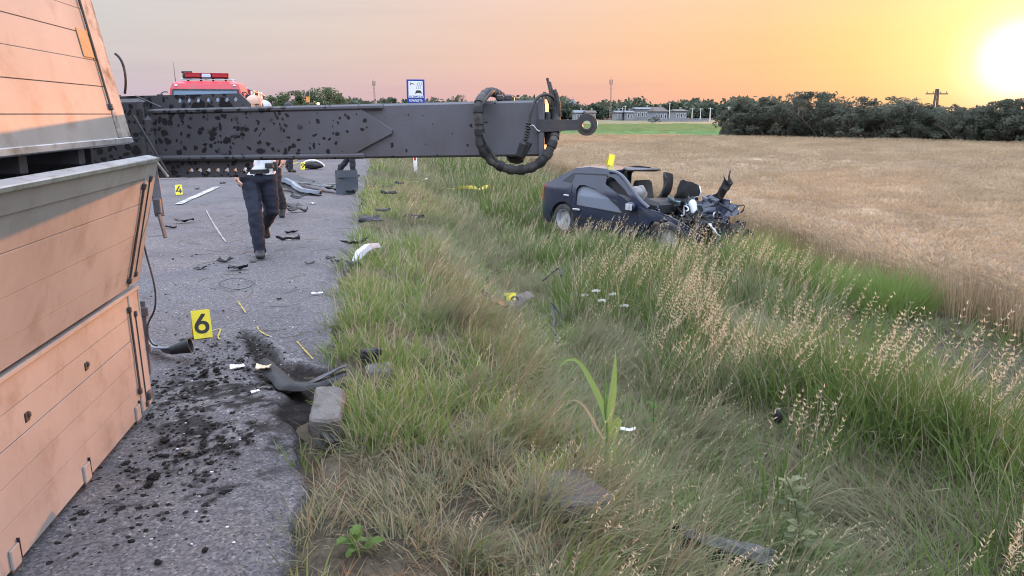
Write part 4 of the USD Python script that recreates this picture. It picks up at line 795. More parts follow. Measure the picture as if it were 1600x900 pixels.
# village
ROOF = {n: mat(n + '_roof', c, 0.8, 0.25, 1.5) for n, c in (('brown', (.09, .065, .06)), ('grey', (.14, .16, .185)), ('dark', (.10, .09, .085)))}
WALLS = {n: mat(n + '_wall', c, 0.85, 0.15, .8) for n, c in (('white', (.19, .20, .215)), ('blue', (.16, .19, .225)), ('cream', (.24, .21, .185)))}
DARKGLASS = mat('dark_window', (0.03, 0.035, 0.04), 0.15, 0.2)
FRAMEW = WHITE_PLASTIC
def house(px0, px1, base, eave, ridge, y, wall, roof, label, deep=7.0, hip=0.0, nwin=3):
    a, b = Q(px0, base, y), Q(px1, base, y); w = b[0] - a[0]; z0 = -.6; he = Q(px0, eave, y)[2] - z0; hr = Q(px0, ridge, y)[2] - z0
    t = thing('village_house', label, 'house', ((a[0] + b[0]) / 2, y, z0), 0.05)
    obj('wall', box((0, deep / 2, he / 2), (w, deep, he), .02), WALLS[wall], t)
    o = .35; v = np.array([[-w / 2 - o, -o, he], [w / 2 + o, -o, he], [w / 2 + o, deep + o, he], [-w / 2 - o, deep + o, he], [-w / 2 - o + hip * w, deep / 2, hr], [w / 2 + o - hip * w, deep / 2, hr]])
    r = trimesh.convex.convex_hull(v); rp = obj('roof', r, ROOF[roof], t, smooth=False)
    obj('chimney', box((w * .22, deep * .5, hr + .1), (.5, .5, 1.1), .03), WALLS['cream'], sub(rp, t))
    for k in range(nwin):
        x = -w / 2 + w * (k + .5) / nwin; f = obj('window', box((x, -.02, he * .55), (min(1.1, w / nwin * .55), .08, min(1.2, he * .45)), .02), FRAMEW, t)
        obj('pane', box((x, -.045, he * .55), (min(1.1, w / nwin * .55) - .2, .06, min(1.2, he * .45) - .2), .01), DARKGLASS, sub(f, t))
house(899, 915, 181, 176, 172, 232, 'white', 'grey', 'small house with pale grey gable roof left of the towing eye')
house(917, 931, 182, 176, 172.5, 226, 'cream', 'brown', 'low house with brown roof just above the towing eye')
house(963, 973, 179, 175.5, 173, 240, 'white', 'grey', 'small white shed left of the two close posts', nwin=2)
house(979, 990, 179.5, 175.5, 173, 236, 'white', 'grey', 'small white shed right of the two close posts', nwin=2)
house(995, 1024, 179, 170.5, 167.5, 244, 'white', 'grey', 'long white building in the middle of the village', 9, 0, 5)
house(1023, 1043, 182.5, 174, 167, 214, 'blue', 'brown', 'house with big hipped brown roof and bluish walls', 9, .22, 3)
house(1056, 1073, 180, 173.5, 170.5, 236, 'white', 'dark', 'white house with dark roof right of the brown hipped roof', 8, .1, 3)
t = thing('garden_fence', 'pale garden fence in front of the village houses', 'fence', tuple(Q(1052, 183, 208)[:2]) + (-.6,), 0.0)
for k in range(24): obj('fence_panel', box((-4 + k * .6, 0, .55), (.5, .04, 1.0), .01), WALLS['white'], t)
b = Q(895, 170, 330); t = thing('church_tower', 'pale tower with a grey pointed spire above the village trees', 'tower', (b[0], b[1], -.6))
obj('tower_wall', box((0, 0, 3.0), (2.4, 2.4, 6.1), .05), WALLS['white'], t); obj('spire', move(trimesh.creation.cone(1.9, 2.6, sections=8), t=(0, 0, 6.05)), ROOF['grey'], t, smooth=False)
obj('finial', tube([(0, 0, 8.5), (0, 0, 9.3)], .06, 6), ROOF['grey'], t)
obj('belfry_opening', box((0, -1.2, 4.8), (.8, .1, 1.3), .02), DARKGLASS, t)
POST = mat('concrete_post', (.58, .57, .54), .85, .15, 2)
for px, top, base, lab in ((972, 168, 184, 'thin concrete post, left of two close together before the sheds'), (976.5, 165, 184.5, 'thin concrete post, right of two close together before the sheds'), (1046, 160, 176, 'tall thin post behind the brown hipped roof'), (1069, 173, 186.5, 'concrete post at the right end of the white house with dark roof'), (1081, 169, 187.5, 'second of the five posts left of the thicket'),
                           (1094, 169, 189, 'third of the five posts left of the thicket'), (1109, 168, 190.5, 'thickest of the five posts, second from the thicket'), (1137.5, 166.5, 189.5, 'concrete post standing closest to the thicket')):
    y = {1046: 238}.get(px, 2.15 / max(.005, (base - 177.9) / FPX) * 1.0); y = min(y, 250); b = Q(px, base, y); z1 = Q(px, top, y)[2]
    t = thing('concrete_post', lab, 'post', (b[0], b[1], -.6)); obj('shaft', tube([(0, 0, -.1), (0, 0, z1 + .6)], [.16, .10], 8), POST, t); obj('cross_arm', box((0, 0, z1 + .35), (1.3 if px != 1046 else .7, .08, .1), .01), POST, t)
MAST = mat('mast_steel', (.30, .20, .17), .6, .3, .4)
for px, top, lab in ((953.5, 125, 'tall lattice mast above the village right of the towing eye'), (586, 127, 'thin lattice mast on the skyline left of the blue road sign')):
    b = Q(px, 178, 262); h = Q(px, top, 262)[2] + .6; t = thing('lattice_mast', lab, 'mast', (b[0], b[1], -.6)); w = .30
    for k in range(3):
        a = k * 2.094; obj('mast_leg', tube([(w * math.cos(a), w * math.sin(a), 0), (w * .7 * math.cos(a), w * .7 * math.sin(a), h)], .06, 5), MAST, t)
    L = []
    for j in range(int(h / 1.2)):
        for k in range(3):
            a, c = k * 2.094, (k + 1) * 2.094; L.append(tube([(w * math.cos(a), w * math.sin(a), j * 1.2), (w * math.cos(c), w * math.sin(c), j * 1.2 + 1.2)], .025, 4))
    obj('lattice', cat_(L), MAST, t); obj('antenna', cat_([box((.4, 0, h - .6), (.3, .2, 1.6), .03), box((-.4, 0, h - .6), (.3, .2, 1.6), .03), tube([(0, 0, h), (0, 0, h + 1.0)], .04, 5)]), MAST, t)
WOODP = mat('weathered_wood', (.13, .095, .07), .85, .4, 3)
y = 104.0; b = Q(1460, 178, y); h = Q(1463, 139, y)[2] + .6
t = thing('wooden_pylon', 'dark tapering wooden power pylon with a short crossarm behind the thicket', 'pylon', (b[0], b[1], -.6), .1)
for k in (-1, 1): obj('pole', tube([(k * .42, 0, -.2), (k * .13, 0, h)], [.2, .13], 8), WOODP, t)
obj('brace', bar((-.3, 0, h * .3), (.2, 0, h * .55), .12, .1), WOODP, t); obj('brace', bar((.3, .13, h * .3), (-.2, .13, h * .55), .12, .1), WOODP, t); obj('spacer', box((0, 0, h * .75), (.42, .16, .2), .02), WOODP, t)
arm = obj('crossarm', box((0, 0, h - .62), (3.1, .14, .16), .02), WOODP, t)
for k in (-1.35, -.5, .5, 1.35): obj('insulator', move(lathe([(0.0, 0), (.06, 0), (.09, .08), (.04, .12), (.07, .18), (0, .24)], 8), t=(k, 0, h - .52)), WALLS['white'], sub(arm, t))
# ---------------------------------------------------------------- the wrecked car
CARPAINT = mat('dark_blue_black_paint', (0.011, 0.015, 0.030), 0.3, 0.25, 4, coat=0.7, dirt=(0.03, 0.028, 0.028), dscale=2.6, dpos=(0.55, 0.8), spec=.4)
TORN = mat('torn_metal', (0.10, 0.105, 0.12), 0.42, 0.6, 7, metallic=0.6, bump=0.2, dirt=(0.05, 0.042, 0.036), dscale=5, dpos=(0.42, 0.6))
PALE_METAL = mat('bare_bent_metal', (0.50, 0.53, 0.58), 0.4, 0.3, 6, metallic=0.5, dirt=(0.18, 0.16, 0.15), dscale=6)
AIRBAG = mat('airbag_cloth', (0.17, 0.165, 0.165), 0.9, 0.15, 5, bump=0.2, bscale=18)
TEAL = mat('teal_plastic', (0.14, 0.27, 0.30), 0.4, 0.3, 6, dirt=(0.12, 0.11, 0.1), dscale=5)
REDLENS = mat('red_lens', (0.42, 0.025, 0.02), 0.15, 0.2, coat=0.6)
SEAT = mat('dark_seat_cloth', (0.022, 0.021, 0.022), 0.9, 0.4, 9, bump=0.3)
CARGLASS = glass_pane('dusty_car_window', (.45, .50, .57), 0.42, (.20, .22, .265)); DARKPANE = glass_pane('tinted_car_window', (.25, .28, .32), 0.15, (.06, .065, .08))
Rc = trimesh.transformations.euler_matrix(0, 0, math.radians(-50.5))[:3, :3] @ trimesh.transformations.euler_matrix(-.025, 0.0, 0)[:3, :3]
o = np.array([1.13, 16.0, -.80])
car = thing('wrecked_car', 'crushed dark blue saloon car with torn front standing in the tall grass beside the wheat', 'car', o, R=Rc)
W2 = .84
def side_y(x, z):                          # half width of the body: bulging below, leaning in above the waist, rounded in plan
    return W2 * (1 - .035 * np.clip((.55 - z) / .35, 0, 1) ** 2 * 2) - .36 * np.clip(z - .92, 0, 1) * 1.0 - .16 * np.clip((.45 - x) / .45, 0, 1) ** 2 - .10 * np.clip((x - 3.3) / .7, 0, 1) ** 2
def arch(cx, cz, r, n=18): a = np.linspace(0, 2 * np.pi, n, endpoint=False); return Polygon(np.stack([cx + r * np.cos(a), cz + r * np.sin(a)], 1))
def skin(poly, sgn, th=.018, off=0.0, size=.13, damp=0.0, seed=0, dz=0.0, swing=0.0, hinge=0.0):
    """a body panel cut as poly in (x, z) and bent to the side of the car"""
    poly = poly if isinstance(poly, shapely.Geometry) else Polygon(poly)
    v, f = prism(poly, th); v, f = trimesh.remesh.subdivide_to_size(v, f, size, max_iter=12)
    x, z, d = v[:, 0], v[:, 1], v[:, 2]
    y = side_y(x, z) + off - d
    p = np.stack([x, sgn * y, z + dz], 1)
    if swing: p[:, 1] += sgn * swing * (x - hinge)
    if damp: p = crumple(p, damp, 3.0, seed)
    return p, f
profile = [(.02, .30), (0, .62), (.04, .90), (.12, 1.0), (.36, 1.04), (.60, 1.16), (.95, 1.32), (1.30, 1.365), (1.75, 1.35), (2.02, 1.28), (2.35, 1.10), (2.68, .86), (2.90, .74), (3.35, .66), (3.75, .52), (3.98, .36), (3.95, .22), (3.3, .2), (1.2, .2), (.3, .22)]
far_opening = Polygon([(1.02, .40), (1.02, .98), (1.10, 1.20), (1.22, 1.275), (1.85, 1.265), (2.02, 1.20), (2.34, 1.02), (2.62, .80), (2.74, .62), (2.70, .36), (1.06, .33)])
opening = Polygon([(1.80, 1.235), (1.98, 1.20), (2.32, 1.02), (2.52, .87), (2.46, .82), (2.16, .94), (1.82, 1.08)]).union(Polygon([(1.12, .64), (1.12, .94), (1.17, 1.015), (1.3, 1.03), (1.6, .98), (1.96, .85), (2.24, .70), (2.34, .60)]))
quarter = Polygon([(.70, 1.06), (.90, 1.21), (.99, 1.235), (.97, 1.04)])
sidepoly = Polygon(profile).difference(arch(.78, .31, .37)).difference(arch(3.32, .28, .36)).difference(quarter)
for sgn, nm in ((-1, 'right'), (1, 'left')):
    g = sidepoly.difference(opening) if sgn < 0 else sidepoly.difference(far_opening).difference(Polygon([(1.62, 1.5), (1.62, .72), (3.0, .5), (4.2, .2), (4.2, 1.5)]))
    for k in (getattr(g, 'geoms', None) or [g]): obj('body_side', skin(k, sgn, damp=.0), CARPAINT, car, smooth=35)
obj('side_window', skin(quarter.buffer(-.004), -1, .006, -.004), DARKPANE, car, smooth=False); obj('side_window', skin(quarter.buffer(-.004), 1, .006, -.004), DARKPANE, car, smooth=False)
# doors: the right one has dropped in its frame, with the window still in it
def door(sgn, dz, drop_front):
    outer = Polygon([(1.03, .36), (1.0, .80), (1.06, 1.08), (1.13, 1.17), (1.3, 1.185), (1.62, 1.13), (2.0, 1.0), (2.32, .82), (2.60, .66), (2.68, .60), (2.66, .36)])
    hole = Polygon([(1.12, .74), (1.12, 1.04), (1.17, 1.115), (1.3, 1.13), (1.6, 1.08), (1.96, .95), (2.24, .80), (2.34, .70)])
    d = obj('door', skin(outer.difference(hole), sgn, .03, .012, dz=dz, swing=.02, hinge=2.6), CARPAINT, car, smooth=35)
    D = sub(d, car)
    obj('window_pane', skin(hole.buffer(.008), sgn, .005, .0, dz=dz, swing=.02, hinge=2.6), CARGLASS, D, smooth=False)
    obj('window_trim', skin(hole.buffer(.014).difference(hole.buffer(-.004)), sgn, .012, .02, dz=dz, swing=.02, hinge=2.6), BLACK_PLASTIC, D, smooth=False)
    obj('handle', box((1.18, sgn * (W2 + .035), .66 + dz), (.19, .03, .04), .01), ALU, D); obj('side_strip', skin(Polygon([(1.05, .47), (2.64, .47), (2.64, .52), (1.05, .53)]), sgn, .012, .024, dz=dz, swing=.02, hinge=2.6), BLACK_PLASTIC, D, smooth=False)
door(-1, -.10, 0); 
obj('handle', box((.86, -(W2 + .0), .80), (.15, .03, .035), .01), ALU, car)
obj('window_line', skin(Polygon([(1.0, 1.235), (1.80, 1.255), (1.80, 1.235), (1.0, 1.215)]), -1, .008, .006), BLACK_PLASTIC, car, smooth=False)
obj('rear_door_edge', skin(Polygon([(.985, .4), (1.0, .4), (1.0, 1.02), (.985, 1.02)]), -1, .01, .004), BLACK_PLASTIC, car, smooth=False)
m = thick(sheet(lambda u, v: np.stack([1.10 + 1.30 * u, -.62 - .05 * np.sin(6 * u), .48 + .60 * v * (1 - .45 * u)]), 24, 12), .02)
obj('airbag', (crumple(m[0], .03, 5, 3), m[1]), AIRBAG, car, smooth=True, label='pale side airbag hanging behind the window')
def cross(name, x0z0, x1z1, m, n=10, crown=.03, inset=.0, parent=car, damp=0.0, seed=1, th=.02, label=None):
    """a panel across the car between two (x, z) lines"""
    (xa, za), (xb, zb) = x0z0, x1z1
    def fn(u, v):
        x = xa + (xb - xa) * u; z = za + (zb - za) * u; w = (side_y(x, z) - inset) * (2 * v - 1)
        return np.stack([x + 0 * v, w, z + crown * (1 - (2 * v - 1) ** 2)])
    q = thick(sheet(fn, n, 14), th)
    if damp: q = (crumple(q[0], damp, 2.5, seed), q[1])
    return obj(name, q, m, parent, smooth=40, label=label)
cross('roof', (.95, 1.33), (1.90, 1.31), CARPAINT, 10, .045, .02, damp=.03)
cross('boot_lid', (.06, .98), (.38, 1.035), CARPAINT, 6, .02, .02); cross('rear_window', (.40, 1.05), (.93, 1.31), DARKPANE, 6, .03, .08, th=.006)
cross('rear_panel', (.03, .50), (.05, .98), CARPAINT, 6, .0, .02)
obj('rear_bumper', cat_([thick(sheet(lambda u, v: np.stack([-.05 - .05 * np.sin(np.pi * v) - .1 * (1 - (2 * u - 1) ** 2) + .12 + .35 * np.abs(2 * u - 1) ** 6, .80 * (2 * u - 1), .30 + .27 * v]), 24, 8), .03)]), BLACK_PLASTIC, car, smooth=50)
for s_ in (-1, 1): obj('tail_light', (lambda m: m)(skin(Polygon([(.015, .66), (.05, .93), (.13, .96), (.12, .68)]), s_, .02, .008)), REDLENS, car, smooth=False)
obj('boot_floor', box((1.6, 0, .28), (2.9, 1.35, .05), .01), BLACK_PLASTIC, car)
def wheel(x, y, z, tilt=0.0, steer=0.0):
    M = trimesh.transformations.euler_matrix(tilt, 0, steer); M[:3, 3] = (x, y, z)
    ty = lathe([(.20, -.085), (.275, -.092), (.298, -.07), (.303, 0), (.298, .07), (.275, .092), (.20, .085)], 36); ax = frame((1, 0, 0), (0, -1, 0))
    w = obj('wheel', move(move(ty, ax), M), RUBBER, car, smooth=50)
    rim = lathe([(0, -.055), (.04, -.06), (.06, -.045), (.15, -.055), (.185, -.075), (.203, -.08), (.203, .08), (.19, .08), (.18, .0), (0, .0)], 36); obj('rim', move(move(rim, ax), M), PALE_METAL, sub(w, car), smooth=35)
    for k in range(7):
        a = k * 2 * np.pi / 7; s_ = np.sign(y); q = move(box((.115, 0, 0), (.075, .038, .02), .008), trimesh.transformations.rotation_matrix(a, [0, 0, 1]), None); obj('vent_hole', move(move(move(q, t=(0, 0, -.058 if s_ < 0 else .058)), ax if s_ < 0 else ax), M), BLACK_PLASTIC, sub(w, car))
wheel(.78, -.74, .33); wheel(.78, .74, .30); wheel(3.32, -.72, .24, .18, .25); wheel(3.25, .70, .26, -.3, -.3)
# front: bent right pillar stays, bonnet torn away, engine bay crushed into a heap
obj('front_wing', (lambda m: (crumple(m[0], .05, 2.2, 8), m[1]))(skin(Polygon([(2.72, .40), (2.72, .76), (3.0, .72), (3.5, .60), (3.9, .40), (3.72, .33), (3.62, .50), (3.32, .62), (3.02, .52), (2.92, .36)]), -1, .02, .02)), CARPAINT, car, smooth=35)
obj('mirror', lump(.11, 4, 2, .12, (1.0, .7, .8)) and move(lump(.11, 4, 2, .12, (1.0, .7, .8)), t=(2.56, -.90, .74)), CARPAINT, car, smooth=True)
obj('mirror_glass', box((2.60, -.99, .74), (.15, .01, .11), .004), PALE_METAL, car)
def sheetpart(name, m, cx, size, seed, amp=.10, rot=(0, 0, 0), bend=.3, smooth=35, label=None, n=14):
    rs = np.random.default_rng(seed); R = trimesh.transformations.euler_matrix(*rot)[:3, :3]
    q = thick(sheet(lambda u, v: np.stack([(u - .5) * size[0], (v - .5) * size[1] * (1 - .3 * u), bend * size[0] * ((u - .5) ** 2) + .12 * np.sin(3 * v + seed)]), n, n), .012)
    v = crumple(q[0], amp, 3.4 / max(size), seed) @ R.T + np.asarray(cx); return obj(name, (v, q[1]), m, car, smooth=smooth, label=label)
sheetpart('torn_bonnet', BLACK_PLASTIC, (3.35, .52, .95), (.75, .5), 3, .16, (.5, -.9, .3), .8, label='torn black bonnet liner standing up')
sheetpart('torn_bonnet', CARPAINT, (3.5, .30, .66), (.7, .55), 5, .22, (.3, .25, .2), .2, n=22, smooth=25)
sheetpart('seat_back', SEAT, (2.42, .28, .98), (.5, .55), 6, .05, (.1, -1.25, .1), .6); sheetpart('seat_back', SEAT, (2.78, .38, .86), (.5, .5), 7, .06, (.0, -1.05, -.2), .8)
obj('seat', cat_([box((2.0, -.36, .52), (.5, .5, .16), .05), box((1.78, -.36, .82), (.14, .48, .60), .05, trimesh.transformations.rotation_matrix(-.25, [0, 1, 0]))]), SEAT, car)
obj('seat', cat_([box((2.0, .36, .52), (.5, .5, .16), .05), box((1.78, .36, .82), (.14, .48, .60), .05, trimesh.transformations.rotation_matrix(-.25, [0, 1, 0]))]), SEAT, car)
obj('airbag', (lambda m: (crumple(m[0], .07, 5, 12), m[1]))(lump(.2, 12, 3, .2, (.8, .8, .95))), AIRBAG, car, smooth=40) and UsdGeom.Xformable(stage.GetPrimAtPath(car.path + '/airbag_001')).AddTranslateOp().Set((2.30, -.42, .92))
obj('dashboard', (lambda m: (crumple(m[0], .08, 3, 15), m[1]))(box((2.72, .05, .72), (.42, 1.2, .26), .06)), BLACK_PLASTIC, car, smooth=30)
sheetpart('teal_sheet', TEAL, (3.05, .05, .80), (.62, .34), 9, .08, (.2, .15, .4), .2)
obj('engine', (lambda m: (crumple(m[0], .16, 7, 20), m[1]))(lump(.36, 9, 4, .35, (1.0, 1.1, .6), 3.5)), BLACK_PLASTIC, car, smooth=25) and UsdGeom.Xformable(stage.GetPrimAtPath(car.path + '/engine')).AddTranslateOp().Set((3.45, .05, .42))
obj('bent_strut', tube(spline([(3.42, -.30, .88), (3.48, -.34, .80), (3.56, -.38, .62), (3.55, -.42, .46)], 14), [.05, .07, .075, .07, .065, .06, .06, .055, .05, .05, .05, .045, .045, .04], 8), PALE_METAL, car, smooth=50, label='pale bent metal strut standing out of the engine bay')
for k in range(58):
    rs = np.random.default_rng(500 + k); c = np.array([rs.uniform(2.95, 4.05), rs.uniform(-.62, .62), 0]); c[2] = .30 + .50 * rs.random() * (1 - (c[0] - 2.9) / 1.6)
    sz = rs.uniform(.12, .36); m = (TORN, BLACK_PLASTIC, BLACK_PLASTIC, TORN, CARPAINT, BLACK_PLASTIC, PALE_METAL)[k % 7]
    sheetpart('crushed_panel', m, c, (sz, sz * rs.uniform(.3, .8)), 600 + k, .09, tuple(rs.uniform(-1.2, 1.2, 3)), rs.uniform(-.8, .8), 30, n=9)
for k in range(12):
    rs = np.random.default_rng(700 + k); a = np.array([rs.uniform(2.9, 3.7), rs.uniform(-.6, .5), rs.uniform(.4, .75)]); pts = a + np.cumsum(rs.normal(0, .11, (5, 3)) + [.08, 0, -.02], 0)
    obj('hose' if k % 2 else 'wiring', tube(spline(pts, 18), rs.uniform(.008, .02), 6), (RUBBER, BLACK_PLASTIC, PALE_METAL)[k % 3], car, smooth=60)
obj('pillar_cap', tube(spline([(1.86, -.70, 1.30), (2.02, -.68, 1.28), (2.35, -.74, 1.10), (2.68, -.80, .86), (2.92, -.82, .74)], 20), .042, 8), CARPAINT, car, smooth=60, label='bent front pillar curving down from the roof')
obj('torn_roof_edge', (lambda m: (crumple(m[0], .06, 6, 4), m[1]))(box((1.95, .05, 1.315), (.14, .9, .05), .02)), TORN, car)
sheetpart('bumper_skin', BLACK_PLASTIC, (4.05, -.1, .30), (.45, 1.0), 31, .13, (.1, 1.2, .1), .3); sheetpart('headlamp', PALE_METAL, (4.0, -.45, .42), (.3, .22), 33, .06, (.4, .9, .3), .5)
# ---------------------------------------------------------------- the fire engine
FIRERED = mat('fire_engine_red', (0.42, 0.022, 0.035), 0.35, 0.15, 1.5, coat=.5, dirt=(.16, .08, .07), dscale=2)
WINDSHIELD = mat('windscreen', (0.10, 0.16, 0.24), 0.08, 0.3, .8, coat=1.0)
LAMPRED = mat('red_beacon', (0.36, 0.02, 0.03), .2, .3, 20); LAMPBLUE = mat('pale_beacon_centre', (.45, .52, .62), .25, .1, 9)
q = Q(323, 178, 27.0)
ft = thing('fire_engine', 'red fire engine with long roof light bar parked facing the camera beyond the drawbar', 'fire engine', (q[0], 27.0, -.03), math.atan2(-RU[0], RU[1]) + .02)
w, D = 2.42, 1.85                          # cab width and depth; local y runs away from the camera
def cabsec(z): return .06 * max(0, z - 1.5)
cabv = []
for z, ins, fr in ((.75, 0, 0), (1.45, 0, 0), (1.55, 0, .02), (2.42, .07, .16), (2.60, .14, .24), (2.68, .26, .40)):
    cabv += [[-w / 2 + ins, fr, z], [w / 2 - ins, fr, z], [w / 2 - ins, D, z], [-w / 2 + ins, D, z]]
F_ = []
for k in range(5):
    a = 4 * k
    for j in range(4): b = (j + 1) % 4; F_ += [[a + j, a + b, a + 4 + b], [a + j, a + 4 + b, a + 4 + j]]
F_ += [[20, 21, 22], [20, 22, 23], [0, 2, 1], [0, 3, 2]]
cab = obj('cab', (np.array(cabv), np.array(F_)), FIRERED, ft, smooth=False)
def onfront(x0, x1, z0, z1, off, th):
    y = lambda z: .02 + (z - 1.55) / (2.42 - 1.55) * .14
    v = np.array([[x, y(z) - o_, z] for o_ in (off + th, off) for x, z in ((x0[0], z0), (x0[1], z0), (x1[1], z1), (x1[0], z1))]); return v, np.array([[0, 1, 2], [0, 2, 3], [4, 6, 5], [4, 7, 6], [0, 4, 5], [0, 5, 1], [1, 5, 6], [1, 6, 2], [2, 6, 7], [2, 7, 3], [3, 7, 4], [3, 4, 0]])
obj('windscreen', onfront((-1.10, 1.10), (-1.04, 1.04), 1.60, 2.38, .004, .012), WINDSHIELD, ft, smooth=False)
obj('windscreen_seal', cat_([tube([(-1.12, .0, 1.59), (1.12, .0, 1.59)], .025, 6), tube([(-1.05, .13, 2.39), (1.05, .13, 2.39)], .022, 6), tube([(-1.12, .0, 1.59), (-1.05, .13, 2.39)], .022, 6), tube([(1.12, .0, 1.59), (1.05, .13, 2.39)], .022, 6)]), RUBBER, ft)
for s_ in (-1, 1):
    obj('roof_lamp', lump(.05, 3, 2, .05, (1.2, .6, .6)) and move(lump(.05, 3, 2, .05, (1.2, .6, .6)), t=(s_ * .95, .20, 2.53)), WHITE_PLASTIC, ft, smooth=True)
    m = obj('mirror_arm', tube(spline([(s_ * 1.20, .05, 2.30), (s_ * 1.38, -.05, 2.26), (s_ * 1.42, -.05, 1.9), (s_ * 1.22, .05, 1.7)], 16), .018, 6), BLACK_PLASTIC, ft); obj('mirror', box((s_ * 1.42, -.08, 2.06), (.20, .07, .34), .02), BLACK_PLASTIC, sub(m, ft)); obj('mirror_face', box((s_ * 1.42, -.0, 2.06), (.17, .1, .30), .01), PALE_METAL, sub(m, ft))
    obj('wiper', tube([(s_ * .2, -.03, 1.62), (s_ * .75, .02, 1.85)], .012, 5), BLACK_PLASTIC, ft)
    h = obj('headlight', box((s_ * .92, -.01, 1.0), (.30, .06, .22), .03), WHITE_PLASTIC, ft); obj('door', box((s_ * (w / 2 - .015), .98, 1.55), (.05, 1.2, 1.5), .02), FIRERED, ft)
    obj('side_window', box((s_ * (w / 2 - .05), .95, 2.02), (.07, .9, .58), .02), WINDSHIELD, ft)
    for y in (.85, 3.6, 4.8): wl = obj('wheel', move(lathe([(.0, -.14), (.30, -.14), (.48, -.15), (.52, -.1), (.52, .1), (.48, .15), (.30, .14), (0, .14)], 28), np.array([[0, 0, 1.], [0, 1, 0], [-1, 0, 0]]), (s_ * 1.05, y, .52)), RUBBER, ft, smooth=40); obj('hub', move(lathe([(0, -.17), (.16, -.17), (.26, -.12), (.26, .12), (.16, .17), (0, .17)], 20), np.array([[0, 0, 1.], [0, 1, 0], [-1, 0, 0]]), (s_ * 1.05, y, .52)), FIRERED, sub(wl, ft), smooth=40)
obj('bumper', box((0, -.08, .62), (2.44, .26, .34), .05), WHITE_PLASTIC, ft); obj('grille', box((0, -.02, 1.12), (1.3, .06, .42), .02), BLACK_PLASTIC, ft)
lb = obj('light_bar', box((0.0, .62, 2.86), (1.42, .26, .17), .03), BLACK_PLASTIC, ft, label='long red and white warning light bar on the roof'); LBP = sub(lb, ft)
for x in (-.44, .44): obj('red_lens', box((x, .60, 2.87), (.50, .26, .125), .02), LAMPRED, LBP)
obj('centre_lens', box((0, .595, 2.87), (.30, .265, .13), .02), LAMPBLUE, LBP); obj('top_cover', box((0, .61, 2.945), (1.45, .28, .03), .01), LAMPRED, LBP)
for x in (-.62, -.2, .2, .62): obj('foot', box((x, .6, 2.72), (.06, .12, .14), .01), BLACK_PLASTIC, LBP)
obj('roof_rail', cat_([tube([(-.85, .45, 2.74), (.85, .45, 2.74)], .016, 6), tube([(-.85, 1.2, 2.76), (.85, 1.2, 2.76)], .016, 6), tube([(.85, .45, 2.74), (.95, .35, 2.62)], .016, 6)]), PALE_METAL, ft)
obj('horn', cat_([box((-.72, .95, 2.86), (.26, .3, .22), .05), tube([(-.80, .6, 2.98), (-.55, .9, 3.0)], .04, 8)]), BLACK_PLASTIC, ft); obj('antenna', tube([(-1.02, .5, 2.62), (-1.03, .5, 3.3)], [.012, .005], 5), BLACK_PLASTIC, ft)
tb = obj('tank_body', box((0, 4.6, 1.62), (2.4, 5.1, 1.15), .10), FIRERED, ft, label='red tank body behind the cab'); TB = sub(tb, ft)
for k in range(3): obj('locker_shutter', box((1.19, 2.9 + k * 1.5, 1.55), (.06, 1.3, .85), .02), PALE_METAL, TB)
for k in range(3): obj('locker_shutter', box((-1.19, 2.9 + k * 1.5, 1.55), (.06, 1.3, .85), .02), PALE_METAL, TB)
for k in range(4): obj('roof_drum', tube([(.95, 2.6 + k * 1.15, 2.2), (.95, 2.6 + k * 1.15, 2.47)], .2, 14), (LAMPRED, WHITE_PLASTIC)[k % 2], TB)
obj('roof_frame', cat_([bar((1.16, 2.2, 2.5), (1.16, 2.2, 2.0), .06, .06), bar((.3, 2.2, 2.5), (1.18, 2.2, 2.5), .05, .05), bar((1.16, 2.2, 2.46), (1.16, 7.0, 2.34), .04, .04)]), PALE_METAL, TB)
obj('chassis', cat_([box((-.45, 3.5, .72), (.14, 7.2, .24), .02), box((.45, 3.5, .72), (.14, 7.2, .24), .02), box((0, 2.0, .72), (.8, .12, .2), .02), box((0, 5.6, .72), (.8, .12, .2), .02)]), STEEL_DARK, ft)
# ---------------------------------------------------------------- people
SKIN = mat('skin', (0.46, 0.27, 0.20), 0.5, 0.15, 9, spec=.4)
SHIRT = mat('white_shirt', (0.72, 0.74, 0.80), 0.85, 0.06, 9, bump=.15, bscale=25)
TROUSER = mat('navy_trousers', (0.009, 0.012, 0.026), 0.95, 0.35, 14, bump=.3, bscale=22)
DARKCLOTH = mat('dark_uniform', (0.016, 0.018, 0.026), 0.9, 0.35, 14, bump=.3, bscale=22)
BOOT = mat('black_boots', (0.012, 0.012, 0.013), 0.5, 0.3, 20, bump=.2)
CAPL = mat('pale_blue_cap', (0.40, 0.47, 0.54), 0.8, 0.1, 9); CAPD = mat('dark_cap', (0.02, 0.022, 0.03), 0.8, 0.2, 9); HAIR = mat('short_grey_hair', (.10, .09, .085), .9, .4, 40)
EYE = mat('eye_white', (.6, .6, .58), .3, .05); BROW = mat('brow_hair', (.05, .04, .035), .9, .3, 30)
def hullsph(a, ra, b, rb, n=14):
    A_ = manifold3d.Manifold.sphere(ra, n).translate(tuple(map(float, a))); B_ = manifold3d.Manifold.sphere(rb, n).translate(tuple(map(float, b)))
    return manifold3d.Manifold.batch_hull([A_, B_])
def blob(bones, edge=.02, it=12):
    m = manifold3d.Manifold()
    for a, ra, b, rb in bones: m = m + hullsph(a, ra, b, rb)
    m = m.refine_to_length(edge); q = m.to_mesh(); t = trimesh.Trimesh(q.vert_properties[:, :3], q.tri_verts, process=True)
    trimesh.smoothing.filter_taubin(t, iterations=it); return t
def folds(t, amp, f, seed):
    v = np.array(t.vertices); n = np.array(t.vertex_normals); d = fbm(v * [f, f, f * 2.2] + seed, 3, seed) - .5; return v + n * (d * 2 * amp)[:, None], np.array(t.faces)
